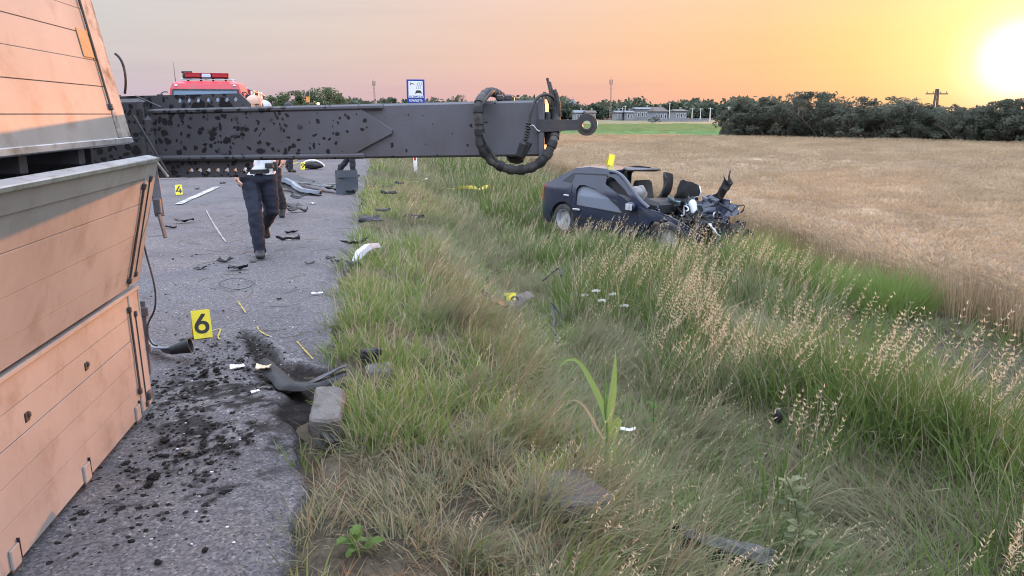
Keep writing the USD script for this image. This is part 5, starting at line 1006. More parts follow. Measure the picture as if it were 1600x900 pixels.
def person(label, loc, rotz, J, top, legs, headgear, H=1.76, look=0.0, sleeves='short', extra=None, group=None):
    """a clothed standing or walking figure. J: joints in metres (x to the person's left, y forward is -y, z up)"""
    t = thing('person', label, 'person', loc, rotz, group); J = {k: np.array(v, float) for k, v in J.items()}
    pel, ch, nk = J['pelvis'], J['chest'], J['neck']; hd = J['head']; X = np.array([1., 0, 0])
    sl, sr = ch + [.185, 0, .10], ch + [-.185, 0, .10]; hl, hr = pel + [.09, 0, -.05], pel + [-.09, 0, -.05]
    arm = lambda s_, e, w: [(s_, .052, e, .042), (e, .041, w, .030)]
    leg = lambda h_, k, a: [(h_, .090, k, .060), (k, .058, a, .042)]
    torso = [(pel + X * .07, .105, pel - X * .07, .105), (pel + X * .06, .10, ch + X * .07, .115), (pel - X * .06, .10, ch - X * .07, .115), (ch + X * .10, .10, ch - X * .10, .10), (ch + X * .15 + [0, 0, .08], .06, nk, .055), (ch - X * .15 + [0, 0, .08], .06, nk, .055)]
    hand = []
    for w, e, sg in ((J['wr_l'], J['el_l'], 1), (J['wr_r'], J['el_r'], -1)):
        d = (w - e) / np.linalg.norm(w - e); pm = w + d * .085; side = np.cross(d, X) * .03; hand += [(w, .026, pm + side * .6, .024), (w, .026, pm - side * .6, .022)]
        for q in range(4): f0 = pm + side * (.9 - .6 * q); f1 = f0 + d * .042 + [-.010 * sg, -.006, 0]; f2 = f1 + d * (.030 - .004 * abs(q - 1)) + [-.018 * sg, -.012, 0]; hand += [(f0, .0105, f1, .010), (f1, .010, f2, .008)]
        th0 = w + d * .03 + side * .9; hand += [(th0, .013, th0 + d * .045 + side * .7, .010)]
    R = trimesh.transformations.rotation_matrix(look, [0, 0, 1])[:3, :3]; hp = lambda x, y, z: hd + R @ np.array([x, y, z], float)
    head = [(hp(0, .018, .035), .092, hp(0, -.012, .03), .088), (hp(0, -.02, -.02), .072, hp(0, -.045, -.085), .045), (hp(0, .02, 0), .078, hp(0, -.03, -.075), .05), (hp(0, -.088, .0), .012, hp(0, -.108, -.038), .015), (hp(.03, -.078, .022), .017, hp(-.03, -.078, .022), .017),
            (hp(.030, -.068, -.03), .024, hp(.022, -.07, -.055), .02), (hp(-.030, -.068, -.03), .024, hp(-.022, -.07, -.055), .02), (hp(.022, -.083, -.062), .010, hp(-.022, -.083, -.062), .010), (nk, .056, hp(0, .02, -.06), .058)]
    ears = [(hp(s_ * .088, .012, .015), .016, hp(s_ * .090, .006, -.028), .012) for s_ in (1, -1)]
    b = blob(torso + arm(sl, J['el_l'], J['wr_l']) + arm(sr, J['el_r'], J['wr_r']) + leg(hl, J['kn_l'], J['an_l']) + leg(hr, J['kn_r'], J['an_r']) + hand + head + ears, .012, 6)
    obj('body', b, SKIN, t, smooth=True)
    for s_ in (1, -1):
        obj('eye', move(trimesh.creation.icosphere(2, .0125), t=hp(s_ * .031, -.078, .005)), EYE, t, smooth=True); obj('pupil', move(trimesh.creation.icosphere(1, .006), t=hp(s_ * .031, -.0885, .005)), INK, t, smooth=True)
        obj('eyebrow', tube([hp(s_ * .014, -.098, .022), hp(s_ * .032, -.097, .029), hp(s_ * .052, -.085, .022)], .0052, 6), BROW, t, smooth=True)
    obj('mouth', tube([hp(.022, -.092, -.062), hp(0, -.097, -.060), hp(-.022, -.092, -.062)], .0045, 6), mat('lips', (.30, .13, .11), .5, .1) if '/World/Looks/lips' not in [str(p.GetPath()) for p in stage.GetPrimAtPath('/World/Looks').GetChildren()] else UsdShade.Material.Get(stage, '/World/Looks/lips'), t, smooth=True)
    g = lambda q, e: [(a, ra + e, c, rc + e) for a, ra, c, rc in q]
    sh = g(torso[1:], .022) + ([(sl, .075, sl + (J['el_l'] - sl) * .62, .062), (sr, .075, sr + (J['el_r'] - sr) * .62, .062)] if sleeves == 'short' else g(arm(sl, J['el_l'], J['wr_l']) + arm(sr, J['el_r'], J['wr_r']), .016))
    tt = blob(sh, .018, 8); v, f = folds(tt, .012, 9, 3); hem = pel[2] + .02; cutf = (v[f][:, :, 2].min(1) > hem) & (v[f][:, :, 2].max(1) < nk[2] + .02); obj('shirt', (v, f[cutf]), top, t, smooth=True)
    tr = g([(pel + X * .075, .112, pel - X * .075, .112), (pel + X * .07 + [0, 0, .06], .10, pel - X * .07 + [0, 0, .06], .10)], .012) + [(hl, .108, J['kn_l'], .080), (J['kn_l'], .080, J['an_l'], .070), (hr, .108, J['kn_r'], .080), (J['kn_r'], .080, J['an_r'], .070)]
    tt = blob(tr, .016, 8); v, f = folds(tt, .016, 8, 5); obj('trousers', (v, f), legs, t, smooth=True)
    obj('belt', (lambda m: (m[0] * [1, .78, 1] + [0, pel[1] * .22, 0] , m[1]))(move(trimesh.creation.annulus(.165, .186, .045, sections=32), t=(pel[0], pel[1], pel[2] + .07))), BOOT, t)
    for s_, a, toe in ((1, J['an_l'], J['toe_l']), (-1, J['an_r'], J['toe_r'])):
        bt = blob([(a + [0, 0, .08], .058, a, .052), (a + [0, .03, -.035], .042, toe, .036), (a + [.012, 0, -.03], .042, toe + [.018, 0, 0], .032), (a + [-.012, 0, -.03], .042, toe + [-.018, 0, 0], .032)], .014, 6); obj('boot', bt, BOOT, t, smooth=True)
    if headgear == 'stubble':
        m = trimesh.creation.icosphere(3, 1.0); v = np.array(m.vertices) * [.0935, .104, .095] + [0, .008, .036]; v = v @ R.T + hd; f = np.array(m.faces); loc_ = (v - hd) @ R; k = ((loc_[:, 2] < .045 + 0 * v[:, 2]) & (loc_[:, 2] > -.05) & (loc_[:, 1] > -.02))[f].all(1); obj('hair', (v, f[k]), HAIR, t, smooth=True)
    else:
        m = trimesh.creation.icosphere(3, 1.0); v = np.array(m.vertices) * [.105, .118, .10] + [0, .005, .045]; f = np.array(m.faces); k = (v[:, 2] > .035)[f].all(1); cap = thick((v, f[k]), .006); brim = thick(sheet(lambda u, w: np.stack([(u - .5) * .16, -.10 - .085 * w * (1 - (2 * u - 1) ** 2 * .5), .045 - .02 * w - .02 * (2 * u - 1) ** 2]), 12, 6), .006)
        c_ = obj('cap', move(cap, R, hd), headgear, t, smooth=True); obj('cap_brim', move(brim, R, hd), headgear, sub(c_, t), smooth=True)
    if extra: extra(t, J)
    return t
def walkpose(H, stride, lift, arm=.12, lean=0.0):
    k = H / 1.76; s_ = {'pelvis': (0, 0, .95), 'chest': (0, -.02 - lean, 1.28), 'neck': (0, -.02 - lean, 1.50), 'head': (0, -.045 - lean, 1.625),
        'el_l': (.27, .06 + arm * .4, 1.13), 'wr_l': (.27, -.04 + arm, .92), 'el_r': (-.27, .08, 1.13), 'wr_r': (-.28, -.10 - arm * .3, .93),
        'kn_r': (-.085, -.06 - stride * .4, .50), 'an_r': (-.06, -.02 - stride * .6, .095), 'toe_r': (-.075, -.17 - stride * .6, .04),
        'kn_l': (.10, -.02 + stride * .25, .52 ), 'an_l': (.075, .14 + stride, .16 + lift), 'toe_l': (.085, .09 + stride, .02 + lift * .5)}
    return {a: np.array(b) * k for a, b in s_.items()}
f0 = P(405, 401); man_y = f0[1]
def holster(t, J):
    obj('holster', cat_([box((-.20, .0, .86), (.05, .08, .17), .015), box((-.21, -.01, .96), (.035, .05, .07), .01)]), BOOT, t); obj('radio', cat_([box((.17, -.10, .99), (.05, .035, .10), .01), tube([(.185, -.10, 1.03), (.19, -.10, 1.12)], .005, 6)]), BOOT, t); obj('pouch', box((.10, -.16, 1.0), (.09, .045, .06), .012), BOOT, t)
J = walkpose(1.76, .22, .16, .10); J['pelvis'] = np.array([0, 0, .87]); J['an_l'] = np.array([.06, .36, .30]); J['toe_l'] = np.array([.075, .36, .16]); J['kn_l'] = np.array([.12, .02, .50]); J['el_r'] = np.array([-.29, .08, 1.14]); J['wr_r'] = np.array([-.25, -.06, .93]); J['el_l'] = np.array([.25, .14, 1.14]); J['wr_l'] = np.array([.19, .22, .96])
person('bald man in white shirt and navy trousers walking towards the camera behind the drawbar', (f0[0] + .02, man_y + .12, 0), math.atan2(f0[0], -man_y) + math.pi + .10, J, SHIRT, TROUSER, 'stubble', look=-.15, extra=holster)
p = P(427, 340); person('person in pale blue cap and dark uniform standing just behind the bald man', (p[0], p[1], 0), -.3, walkpose(1.74, .02, 0, .02), DARKCLOTH, DARKCLOTH, CAPL, sleeves='long')
p = P(455, 269); person('person in dark cap whose boot shows left of the yellow marker 9', (p[0], p[1], 0), 1.1, walkpose(1.86, .04, 0, .02), DARKCLOTH, DARKCLOTH, CAPD, sleeves='long')
p = P(547, 276); J = walkpose(1.76, .18, .02, .1)
person('person in dark trousers walking to the right beside the upright grey panel', (p[0], p[1], 0), 1.25, J, DARKCLOTH, DARKCLOTH, CAPD, sleeves='long')
# ---------------------------------------------------------------- evidence markers, sign, posts, tape
def marker(num, px, py, label, yaw=0.0, z=None, h=.195, w=.125, back=.11, R=None, loc=None):
    p = P(px, py) if loc is None else loc
    if loc is None: p[2] = road_z(p[0], p[1]) + .004
    t = thing('evidence_marker', label, 'evidence marker', p, math.atan2(-p[0], p[1]) + yaw, 'numbered yellow evidence markers', R=R)
    a = math.atan2(back / 2, h)
    def face(sgn):
        c, s_ = math.cos(a), math.sin(a); v, f = box((0, 0, h / 2), (w, .004, h), .0012); v = np.array(v)
        y = v[:, 1] + sgn * (h - v[:, 2]) * math.tan(a); return np.c_[v[:, 0], y, v[:, 2]], f
    f_ = obj('front_plate', face(-1), YELLOW, t, smooth=False); obj('rear_plate', face(1), YELLOW, t, smooth=False)
    if num:
        tm = meshkit.text_mesh(num, .125 if len(num) == 1 else .10, .0015, bold=True); v, fc = geo(tm); c = (v.min(0) + v.max(0)) / 2; v = (v - c) * [1.15, 1, 1]
        v = np.c_[v[:, 0], -(v[:, 2]) - .0032, v[:, 1] + h * .52]; v[:, 1] -= (h - v[:, 2]) * math.tan(a); obj('numeral', (v, fc), INK, sub(f_, t), smooth=False)
    return t
marker('6', 316, 524, 'yellow evidence marker reading 6 on the asphalt near the trailer', .12)
marker('4', 280, 304, 'yellow evidence marker reading 4 left of the centre line dash', .05, h=.19)
marker('9', 474, 264.5, 'yellow evidence marker reading 9 beside the broken headlamp shell', -.25, h=.2)
d = P(797, 489, -.50); d[2] = ground(d[0], d[1]) + .02
marker('10', 0, 0, 'yellow evidence marker reading 10 half hidden behind wreckage in the ditch', 0, loc=d, h=.17)
rp = (Rc @ np.array([1.20, -.05, 1.375]) + o); Rm = Rc @ trimesh.transformations.euler_matrix(.05, .28, math.radians(68))[:3, :3]
marker('', 0, 0, 'yellow evidence marker tipped on the roof of the wrecked car', loc=rp, R=Rm, h=.22)
SIGNBLUE = mat('sign_blue', (0.012, 0.035, 0.22), .4, .1, 3); SIGNWHITE = mat('sign_white', (.62, .64, .68), .4, .08, 3); SIGNGREY = mat('sign_grey', (.17, .18, .2), .4, .1)
y = 38.0; b = Q(650.5, 178, y); zt_, zb_ = Q(650.5, 124, y)[2], Q(650.5, 161, y)[2]; sw = 27.0 / FPX * y * 1.0; gz = ground(b[0], b[1])
t = thing('road_sign', 'blue road sign with a camera pictogram reading Video Control ROVINIETA', 'road sign', (b[0], b[1], gz), .16)
Z = lambda z: z - gz; H_ = zt_ - zb_
bd = obj('board', box((0, 0, Z(zb_) + H_ / 2), (sw, .03, H_), .01), SIGNBLUE, t); BD = sub(bd, t)
for s_ in (-.25, .25): obj('post', tube([(s_, .05, -.2), (s_, .05, Z(zt_) - .05)], .03, 8), ALU, t)
sq = sw * .80; zc = Z(zt_) - sw * .09 - sq / 2
obj('white_field', box((0, -.018, zc), (sq, .006, sq), .001), SIGNWHITE, BD)
def onsign(poly, z0, dd=.004): v, f = prism(poly, dd); return np.c_[v[:, 0], -.0225 - v[:, 2], v[:, 1] + z0], f
u = sq / 10
obj('camera_pictogram', onsign([(-4 * u, 4.2 * u), (-1 * u, 3.2 * u), (-.6 * u, 2.5 * u), (-3.2 * u, 3.1 * u), (-3.3 * u, 2.2 * u), (-3.9 * u, 2.2 * u)], zc), SIGNGREY, BD, smooth=False)
for k in range(3): obj('ray_stripe', onsign([((.2 + k * 1.4) * u, -.2 * u), ((.5 + k * 1.4) * u, -.2 * u), ((2.0 + k * 1.2) * u, 4.2 * u), ((1.7 + k * 1.2) * u, 4.2 * u)], zc), SIGNGREY, BD, smooth=False)
obj('car_pictogram', onsign([(-.4 * u, -3.6 * u), (-.2 * u, -2.4 * u), (.6 * u, -1.3 * u), (3.2 * u, -1.3 * u), (4.0 * u, -2.4 * u), (4.2 * u, -3.6 * u), (3.4 * u, -3.6 * u), (3.3 * u, -3.0 * u), (.5 * u, -3.0 * u), (.4 * u, -3.6 * u)], zc), INK, BD, smooth=False)
for txt, zz, wd in (('Video Control', zc - sq / 2 - sw * .11, .86), ('ROVINIETA', Z(zb_) + sw * .08, .74)):
    v, f = geo(meshkit.text_mesh(txt, .1, .003, bold=True)); v = v - [(v[:, 0].min() + v[:, 0].max()) / 2, 0, 0]; k = sw * wd / np.ptp(v[:, 0]); v = v * [k, 1.25 * k, 1]; obj('lettering', (np.c_[v[:, 0], -.0165 - v[:, 2], v[:, 1] + zz], f), SIGNWHITE, BD, smooth=False)
b = P(649, 263, -.15); t = thing('delineator_post', 'white roadside post with a red reflector standing in the verge', 'delineator', (b[0], b[1], ground(b[0], b[1])), .15)
obj('post', box((0, 0, .5), (.12, .10, 1.25), .02), WHITE_PLASTIC, t); obj('red_reflector', box((-.005, -.051, .62), (.06, .012, .26), .004), REDLENS, t)
b = Q(483, 178, 62.0); AMBER = mat('orange_panel', (.62, .25, .05), .5, .1, 8); g0 = -.45
t = thing('works_post', 'distant post with an orange panel and dark cap before the spiky tree', 'post', (b[0], b[1], g0)); z1 = Q(483, 144, 62)[2] - g0; z2 = Q(483, 151, 62)[2] - g0; z3 = Q(483, 160, 62)[2] - g0
obj('shaft', tube([(0, 0, 0), (0, 0, z1)], .10, 8), STEEL_DARK, t); obj('panel', box((0, -.12, (z2 + z3) / 2), (.27, .05, z2 - z3), .01), AMBER, t); obj('cap', tube([(0, 0, z2 + .02), (0, 0, z1 + .02)], [.17, .13], 10), INK, t)
b = Q(498, 178, 62.0); t = thing('warning_lamp', 'small glowing amber warning lamp right of the orange panel', 'lamp', (b[0], b[1], g0)); zl = Q(498, 162, 62)[2] - g0
obj('stand', tube([(0, 0, 0), (0, 0, zl - .1)], .04, 6), STEEL_DARK, t)
obj('lamp_lens', move(trimesh.creation.icosphere(2, .11), t=(0, 0, zl)), usdkit.material(stage, '/World/Looks/amber_glow', {'e': ('emission', {'color': (1, .55, .18), 'strength': 1.6})}, surface='e.emission'), t, smooth=True)
TAPE = mat('barrier_tape', (.66, .62, .48), .4, .2, 30); TAPEY = mat('yellow_tape', (.62, .50, .08), .4, .2, 30)
def ribbon(pts, w, seed, lift=.02, n=60):
    p = spline(pts, n); rs = np.random.default_rng(seed); a = np.cumsum(rs.normal(0, .25, n)); d = np.gradient(p, axis=0); d /= np.linalg.norm(d, axis=1, keepdims=True); s_ = np.cross(d, [0, 0, 1.]); up = np.cross(s_, d)
    o_ = (s_ * np.cos(a)[:, None] + up * np.abs(np.sin(a))[:, None]) * w / 2; V = np.vstack([p - o_ * .0, p + o_ * 2]); V[:, 2] += lift * (.4 + .6 * rs.random(2 * n)); i = np.arange(n - 1); return V, np.vstack([np.stack([i, i + 1, i + 1 + n], 1), np.stack([i, i + 1 + n, i + n], 1)])
PR = lambda x, y, z=0.0: np.array(P(x, y, z))
def onto(pts):
    out = []
    for x, y in pts:
        p = PR(x, y); s_, t_ = ST(p[0], p[1])
        if s_ > 0.05:
            for _ in range(6): p = PR(x, y, float(ground(p[0], p[1])))
        else: p[2] = road_z(p[0], p[1])
        out.append(p)
    return out
tag(stage.GetPrimAtPath(obj('barrier_tape', thick(ribbon(onto([(244, 281), (290, 279), (345, 277.5), (440, 285), (520, 289), (546, 291), (590, 291), (640, 282)]), .06, 3), .002), TAPE, smooth=False)), 'pale barrier tape lying across the road behind the walking man', 'tape')
tag(stage.GetPrimAtPath(obj('barrier_tape', thick(ribbon([q + [0, 0, .22] for q in onto([(690, 306), (715, 309), (735, 309), (752, 310), (768, 306)])], .09, 5), .002), TAPEY, smooth=False)), 'yellow barrier tape caught in the verge grass left of the wrecked car', 'tape')
# chalk and paint marks on the asphalt
CHALK = mat('yellow_chalk', (.52, .40, .09), .9, .3, 60); CHALKW = mat('pale_scratch', (.36, .345, .33), .9, .3, 60)
def mark(pts, w, m, label, cat, seed=0, wob=.5, n=24): return tag(stage.GetPrimAtPath(obj('road_mark', strip([q[:2] for q in spline([PR(*p) for p in pts], n)], w, .009, wob, seed), m, smooth=False)), label, cat)
mark([(468, 254), (476, 259), (487, 258), (492, 252), (484, 248), (472, 249), (468, 254)], .10, CHALK, 'yellow painted ring on the road behind marker 9', 'paint mark', 1, .2, 40)
mark([(330, 517), (342, 513), (341, 524), (344, 529)], .012, CHALK, 'small yellow chalk arrow beside marker 6', 'chalk mark', 2)
mark([(322, 328), (334, 350), (353, 378)], .02, CHALKW, 'long pale scratch slanting down the road left of the walking man', 'scratch', 3)
mark([(402, 509), (416, 522), (421, 524)], .010, CHALK, 'short yellow chalk stroke above the dark gouge', 'chalk mark', 4); mark([(464, 532), (472, 541), (489, 559)], .010, CHALK, 'yellow chalk stroke near the crumbling road edge', 'chalk mark', 5)
mark([(372, 470), (384, 488)], .010, CHALK, 'thin yellow chalk stroke on the lane above the gouge', 'chalk mark', 6)
wr = [PR(370 + 28 * math.cos(a), 445 + 8 * math.sin(a)) + [0, 0, .01 + .006 * math.sin(3 * a)] for a in np.linspace(.2, 6.25, 60)]
tag(stage.GetPrimAtPath(obj('wire_loop', tube(wr, .0028, 6), RUBBER, smooth=60)), 'thin dark wire lying in an oval loop on the road', 'wire')

# ---------------------------------------------------------------- wreckage strewn on the road and in the grass
def shard(size, seed, amp=.14, bend=.35, n=12, thk=.006):
    rs = np.random.default_rng(seed)
    q = thick(sheet(lambda u, v: np.stack([(u - .5) * size[0] * (1 - .35 * v * rs.random()), (v - .5) * size[1] * (1 - .45 * u * rs.random()), bend * size[0] * (u - .5) ** 2 + .05 * size[0] * np.sin(5 * v + seed)]), n, n), thk)
    f = 3.2 / max(size); return crumple(q[0], amp * max(size), f, seed), q[1]
def put(name, mesh, m, px, py, label, cat, yaw=0.0, pitch=0.0, roll=0.0, dz=0.0, smooth=35, group=None, extra=()):
    p = onto([(px, py)])[0]; R = trimesh.transformations.euler_matrix(roll, pitch, yaw + math.atan2(-p[0], p[1]))[:3, :3]
    v, f = geo(mesh); zmin = (v @ R.T)[:, 2].min(); p = p + [0, 0, dz - zmin + .004]
    t = thing(name, label, cat, p, R=R, group=group); obj(extra[0] if extra else 'shell', mesh, m, t, smooth=smooth)
    for nm, ms, mm in extra[1:]: obj(nm, ms, mm, t, smooth=smooth)
    return t
def swept(pts, sec, n=40, twist=0.0, amp=0.0, seed=0, taper=None):
    """a plastic or metal profile swept along a curve: sec is an open polyline (across, up)"""
    p = spline(pts, n); d = np.gradient(p, axis=0); d /= np.linalg.norm(d, axis=1, keepdims=True); s_ = np.cross(d, [0, 0, 1.]); s_ /= np.linalg.norm(s_, axis=1, keepdims=True); u_ = np.cross(s_, d)
    sec = np.asarray(sec, float); k = len(sec); tp = np.ones(n) if taper is None else np.interp(np.linspace(0, 1, n), np.linspace(0, 1, len(taper)), taper); a = twist * np.linspace(0, 1, n)
    S0 = sec[None, :, 0] * np.cos(a)[:, None] - sec[None, :, 1] * np.sin(a)[:, None]; S1 = sec[None, :, 0] * np.sin(a)[:, None] + sec[None, :, 1] * np.cos(a)[:, None]
    V = p[:, None] + (s_[:, None] * S0[..., None] + u_[:, None] * S1[..., None]) * tp[:, None, None]
    i, j = np.meshgrid(np.arange(n - 1), np.arange(k - 1), indexing='ij'); b = (i * k + j).ravel(); q = np.stack([b, b + k, b + k + 1, b + 1], 1); F = np.vstack([q[:, [0, 1, 2]], q[:, [0, 2, 3]]]); v, f = thick((V.reshape(-1, 3), F), .006)
    return (crumple(v, amp, 4.0, seed), f) if amp else (v, f)
def wthing(name, mesh, m, label, cat, part='shell', smooth=40, extra=(), group=None):     # a thing whose mesh is already in world coordinates
    v, f = geo(mesh); c = np.array([v[:, 0].mean(), v[:, 1].mean(), v[:, 2].min()]); t = thing(name, label, cat, c, group=group); obj(part, (v - c, f), m, t, smooth=smooth)
    for nm, ms, mm in extra: vv, ff = geo(ms); obj(nm, (vv - c, ff), mm, t, smooth=smooth)
    return t
up = lambda q, z: np.asarray(q) + [0, 0, z]
# the bumper in the hole at the road edge
bp = [up(PR(408, 580), .05), up(PR(440, 594), -.02), up(PR(478, 603), -.03), up(PR(515, 598), .0), up(PR(545, 592), .03)]
wthing('torn_bumper', swept(bp, [(-.10, .0), (-.04, .022), (.02, .026), (.06, .008), (.07, -.015)], 44, .45, .05, 3, [.45, .9, 1.0, .95, .7]), BLACK_PLASTIC, 'black torn bumper lying in the hole at the road edge', 'bumper',
       extra=[('grey_skin', swept([up(q, .028) for q in bp[1:]], [(-.05, .0), (-.01, .012), (.04, .0)], 30, .5, .05, 8), mat('grey_scuffed_plastic', (.06, .063, .072), .32, .6, 8, dirt=(.02, .018, .016), dscale=7)), ('raw_edge', move(shard((.09, .06), 5), t=up(PR(413, 584), .05)), mat('raw_cream_edge', (.62, .50, .34), .6, .2, 9))])
put('plastic_box', cat_([box((0, 0, .05), (.11, .07, .10), .012), box((.05, 0, .085), (.05, .06, .05), .01)]), BLACK_PLASTIC, 576, 571, 'small black plastic housing upright in the grass at the road edge', 'car part', .3, .15)
put('concrete_block', (lambda m: (crumple(m[0], .022, 7, 4), m[1]))(trimesh.remesh.subdivide_to_size(*box((0, 0, .07), (.16, .30, .12), .012), .04)), CONCRETE, 514, 668, 'broken concrete kerb block tilted at the edge of the hole', 'concrete block', -.12, .05, .18, smooth=40)
put('concrete_block', (lambda m: (crumple(m[0], .03, 5, 9), m[1]))(trimesh.remesh.subdivide_to_size(*box((0, 0, .04), (.17, .15, .07), .012), .04)), CONCRETE, 592, 586, 'flat concrete slab half sunk in the grass right of the hole', 'concrete block', .2, .0, .05, dz=-.03, smooth=40)
put('concrete_slab', (lambda m: (crumple(m[0], .03, 4, 11), m[1]))(trimesh.remesh.subdivide_to_size(*box((0, 0, .05), (.34, .42, .12), .03), .07)), mat('weathered_slab', (.10, .09, .085), .95, .35, 9, bump=.5, bscale=40), 882, 790, 'weathered grey slab half buried in flattened grass in the ditch', 'slab', .35, .05, -.14, dz=-.05, smooth=40)
put('broken_lamp_bracket', shard((.11, .09), 12, .12, .6), TORN, 508, 704, 'crumpled bracket with pale stripes below the concrete block', 'car part', .5, .3, .2, extra=('shell', ('slot', move(box((0, 0, .0), (.03, .09, .03), .005), t=(.0, .0, .03)), INK), ('slot', box((.04, .0, .03), (.02, .08, .03), .005), INK)))
cup = lathe([(.028, 0), (.05, .13), (.047, .13), (.026, .006)], 24)
wthing('funnel', move(move(cup, trimesh.transformations.euler_matrix(0, 1.35, .15)), t=up(PR(268, 560), .055)), BLACK_PLASTIC, 'black plastic funnel lying on its side by the trailer corner', 'funnel', extra=[('torn_strip', swept([up(PR(238, 545), .03), up(PR(250, 556), .02), up(PR(266, 560), .03)], [(-.04, .0), (0, .03), (.04, .01)], 16, .6, .03, 4), SILVER_PAINT)])
for k, (px, py, sz, m, lab, yaw) in enumerate([(372, 421, (.20, .11), BLACK_PLASTIC, 'crumpled dark car fragment in the lane in front of the walking man', .3), (352, 409, (.17, .04), BLACK_PLASTIC, 'thin dark sliver left of the crumpled fragment', .0), (395, 409, (.07, .05), TORN, 'small grey scrap beside the walking man', .5),
        (313, 420, (.12, .07), TORN, 'flat grey scrap lying in the lane left of the crumpled fragment', .1), (288, 348, (.24, .10), BLACK_PLASTIC, 'dark scrap lying in a sooty patch left of the walking man', .0), (266, 357, (.16, .03), BLACK_PLASTIC, 'thin sliver beside the bent bracket', .0), (308, 296, (.12, .08), BLACK_PLASTIC, 'small dark lump right of marker 4', .2), (348, 287, (.14, .06), BLACK_PLASTIC, 'small dark lump beyond the centre line dash', .4),
        (467, 310, (.34, .12), BLACK_PLASTIC, 'dark curved scrap in front of the silver bumper', .0), (458, 324, (.26, .16), BLACK_PLASTIC, 'black block shaped scrap right of the walking man', .2), (466, 331, (.30, .07), BLACK_PLASTIC, 'flat black scrap below the block shaped scrap', .1), (456, 364, (.17, .05), BLACK_PLASTIC, 'thin dark scrap right of the walking man', .1), (452, 374, (.30, .035), BLACK_PLASTIC, 'long flat sliver near the foot of the walking man', .0),
        (516, 402, (.09, .06), BLACK_PLASTIC, 'dark chip near the road edge', .0), (525, 408, (.12, .05), BLACK_PLASTIC, 'dark chip against the road edge', .3), (484, 411, (.10, .05), TORN, 'pale chip in the middle of the lane', .2), (496, 458, (.10, .03), WHITE_PLASTIC, 'thin white sliver in the lane', .1), (436, 466, (.04, .03), BLACK_PLASTIC, 'tiny dark chip in the lane', .0), (489, 318, (.1, .06), WHITE_PLASTIC, 'white chip in front of the upright grey panel', .2)]):
    put('car_fragment', shard(sz, 40 + k, .2, .4, 9, .008), m, px, py, lab, 'car fragment', yaw)
put('white_chip', shard((.09, .05), 61, .08, .2, 8), WHITE_PLASTIC, 370, 572, 'white plastic chip near the tip of the black gouge', 'car fragment', .1); put('white_chip', shard((.05, .04), 62, .08, .2, 8), WHITE_PLASTIC, 398, 610, 'small white chip below the black bumper', 'car fragment', .4)
put('dark_rod', tube([(-.09, 0, .01), (.09, .02, .01)], .007, 6), RUBBER, 302, 529, 'thin dark rod lying in front of marker 6', 'rod')
# far pieces: silver bumper, strips, upright panel, headlamp shell
sb = [up(PR(430, 296), .20), up(PR(447, 297), .20), up(PR(468, 302), .10), up(PR(500, 305), .06)]
wthing('silver_bumper', swept(sb, [(-.09, -.04), (-.06, .02), (.0, .04), (.05, .03), (.06, -.04)], 40, .2, .03, 5, [1.0, 1, .9, .8]), SILVER_PAINT, 'silver blue curved bumper lying across the lane behind the walking man', 'bumper', extra=[('dark_inner', swept([up(q, -.07) for q in sb], [(-.10, -.04), (.0, .02), (.08, -.05)], 30, .2, .05, 6), BLACK_PLASTIC)])
wthing('bumper_strip', swept([up(PR(436, 286), .16), up(PR(462, 289), .13), up(PR(500, 297), .08), up(PR(552, 303), .05)], [(-.10, .0), (-.02, .05), (.08, .0)], 36, .4, .05, 7), BLACK_PLASTIC, 'long black strip between the silver bumper and the upright panel', 'car part', extra=[('grey_edge', swept([up(PR(446, 292), .12), up(PR(480, 297), .12), up(PR(520, 300), .10)], [(-.04, .0), (.0, .04), (.05, .0)], 24, .3, .04, 9), TORN)])
wthing('trim_strip', swept([up(PR(434, 280), .06), up(PR(452, 281), .08), up(PR(470, 285), .09), up(PR(490, 288), .04)], [(-.08, .0), (.0, .05), (.08, .0)], 24, .3, .05, 10), BLACK_PLASTIC, 'dark trim strip lying behind the silver bumper', 'car part')
put('upright_panel', (lambda v, f: (crumple(np.c_[v[:, 0], .06 * np.sin(v[:, 0] * 7) + v[:, 2], v[:, 1]], .02, 3, 5), f))(*trimesh.remesh.subdivide_to_size(*prism(Polygon([(-.20, 0), (.17, .02), (.235, .08), (.235, .47), (-.19, .47)]), .02), .08)), mat('blue_grey_panel', (.028, .038, .052), .5, .3, 6, dirt=(.05, .048, .046), dscale=5), 541, 303, 'upright blue grey plastic panel standing on the road near the verge', 'mudguard', .0, .0, -.15, extra=('panel', ('crease', box((.02, -.045, .32), (.40, .02, .02), .006), BLACK_PLASTIC)))
put('headlamp_shell', (lambda m: (m[0] * [1, .8, .8], m[1]))(lump(.28, 21, 3, .15, (1.15, .6, .5))), BLACK_PLASTIC, 489, 264, 'broken headlamp shell with pale rim lying right of marker 9', 'headlamp', .0, extra=('shell', ('rim', tube(spline([(-.30, -.05, .02), (-.18, -.05, .12), (0, -.05, .145), (.18, -.05, .10), (.33, -.06, -.03)], 30), .022, 8), WHITE_PLASTIC), ('lens', lump(.12, 22, 2, .1, (1.3, .5, .5)), PALE_METAL)))
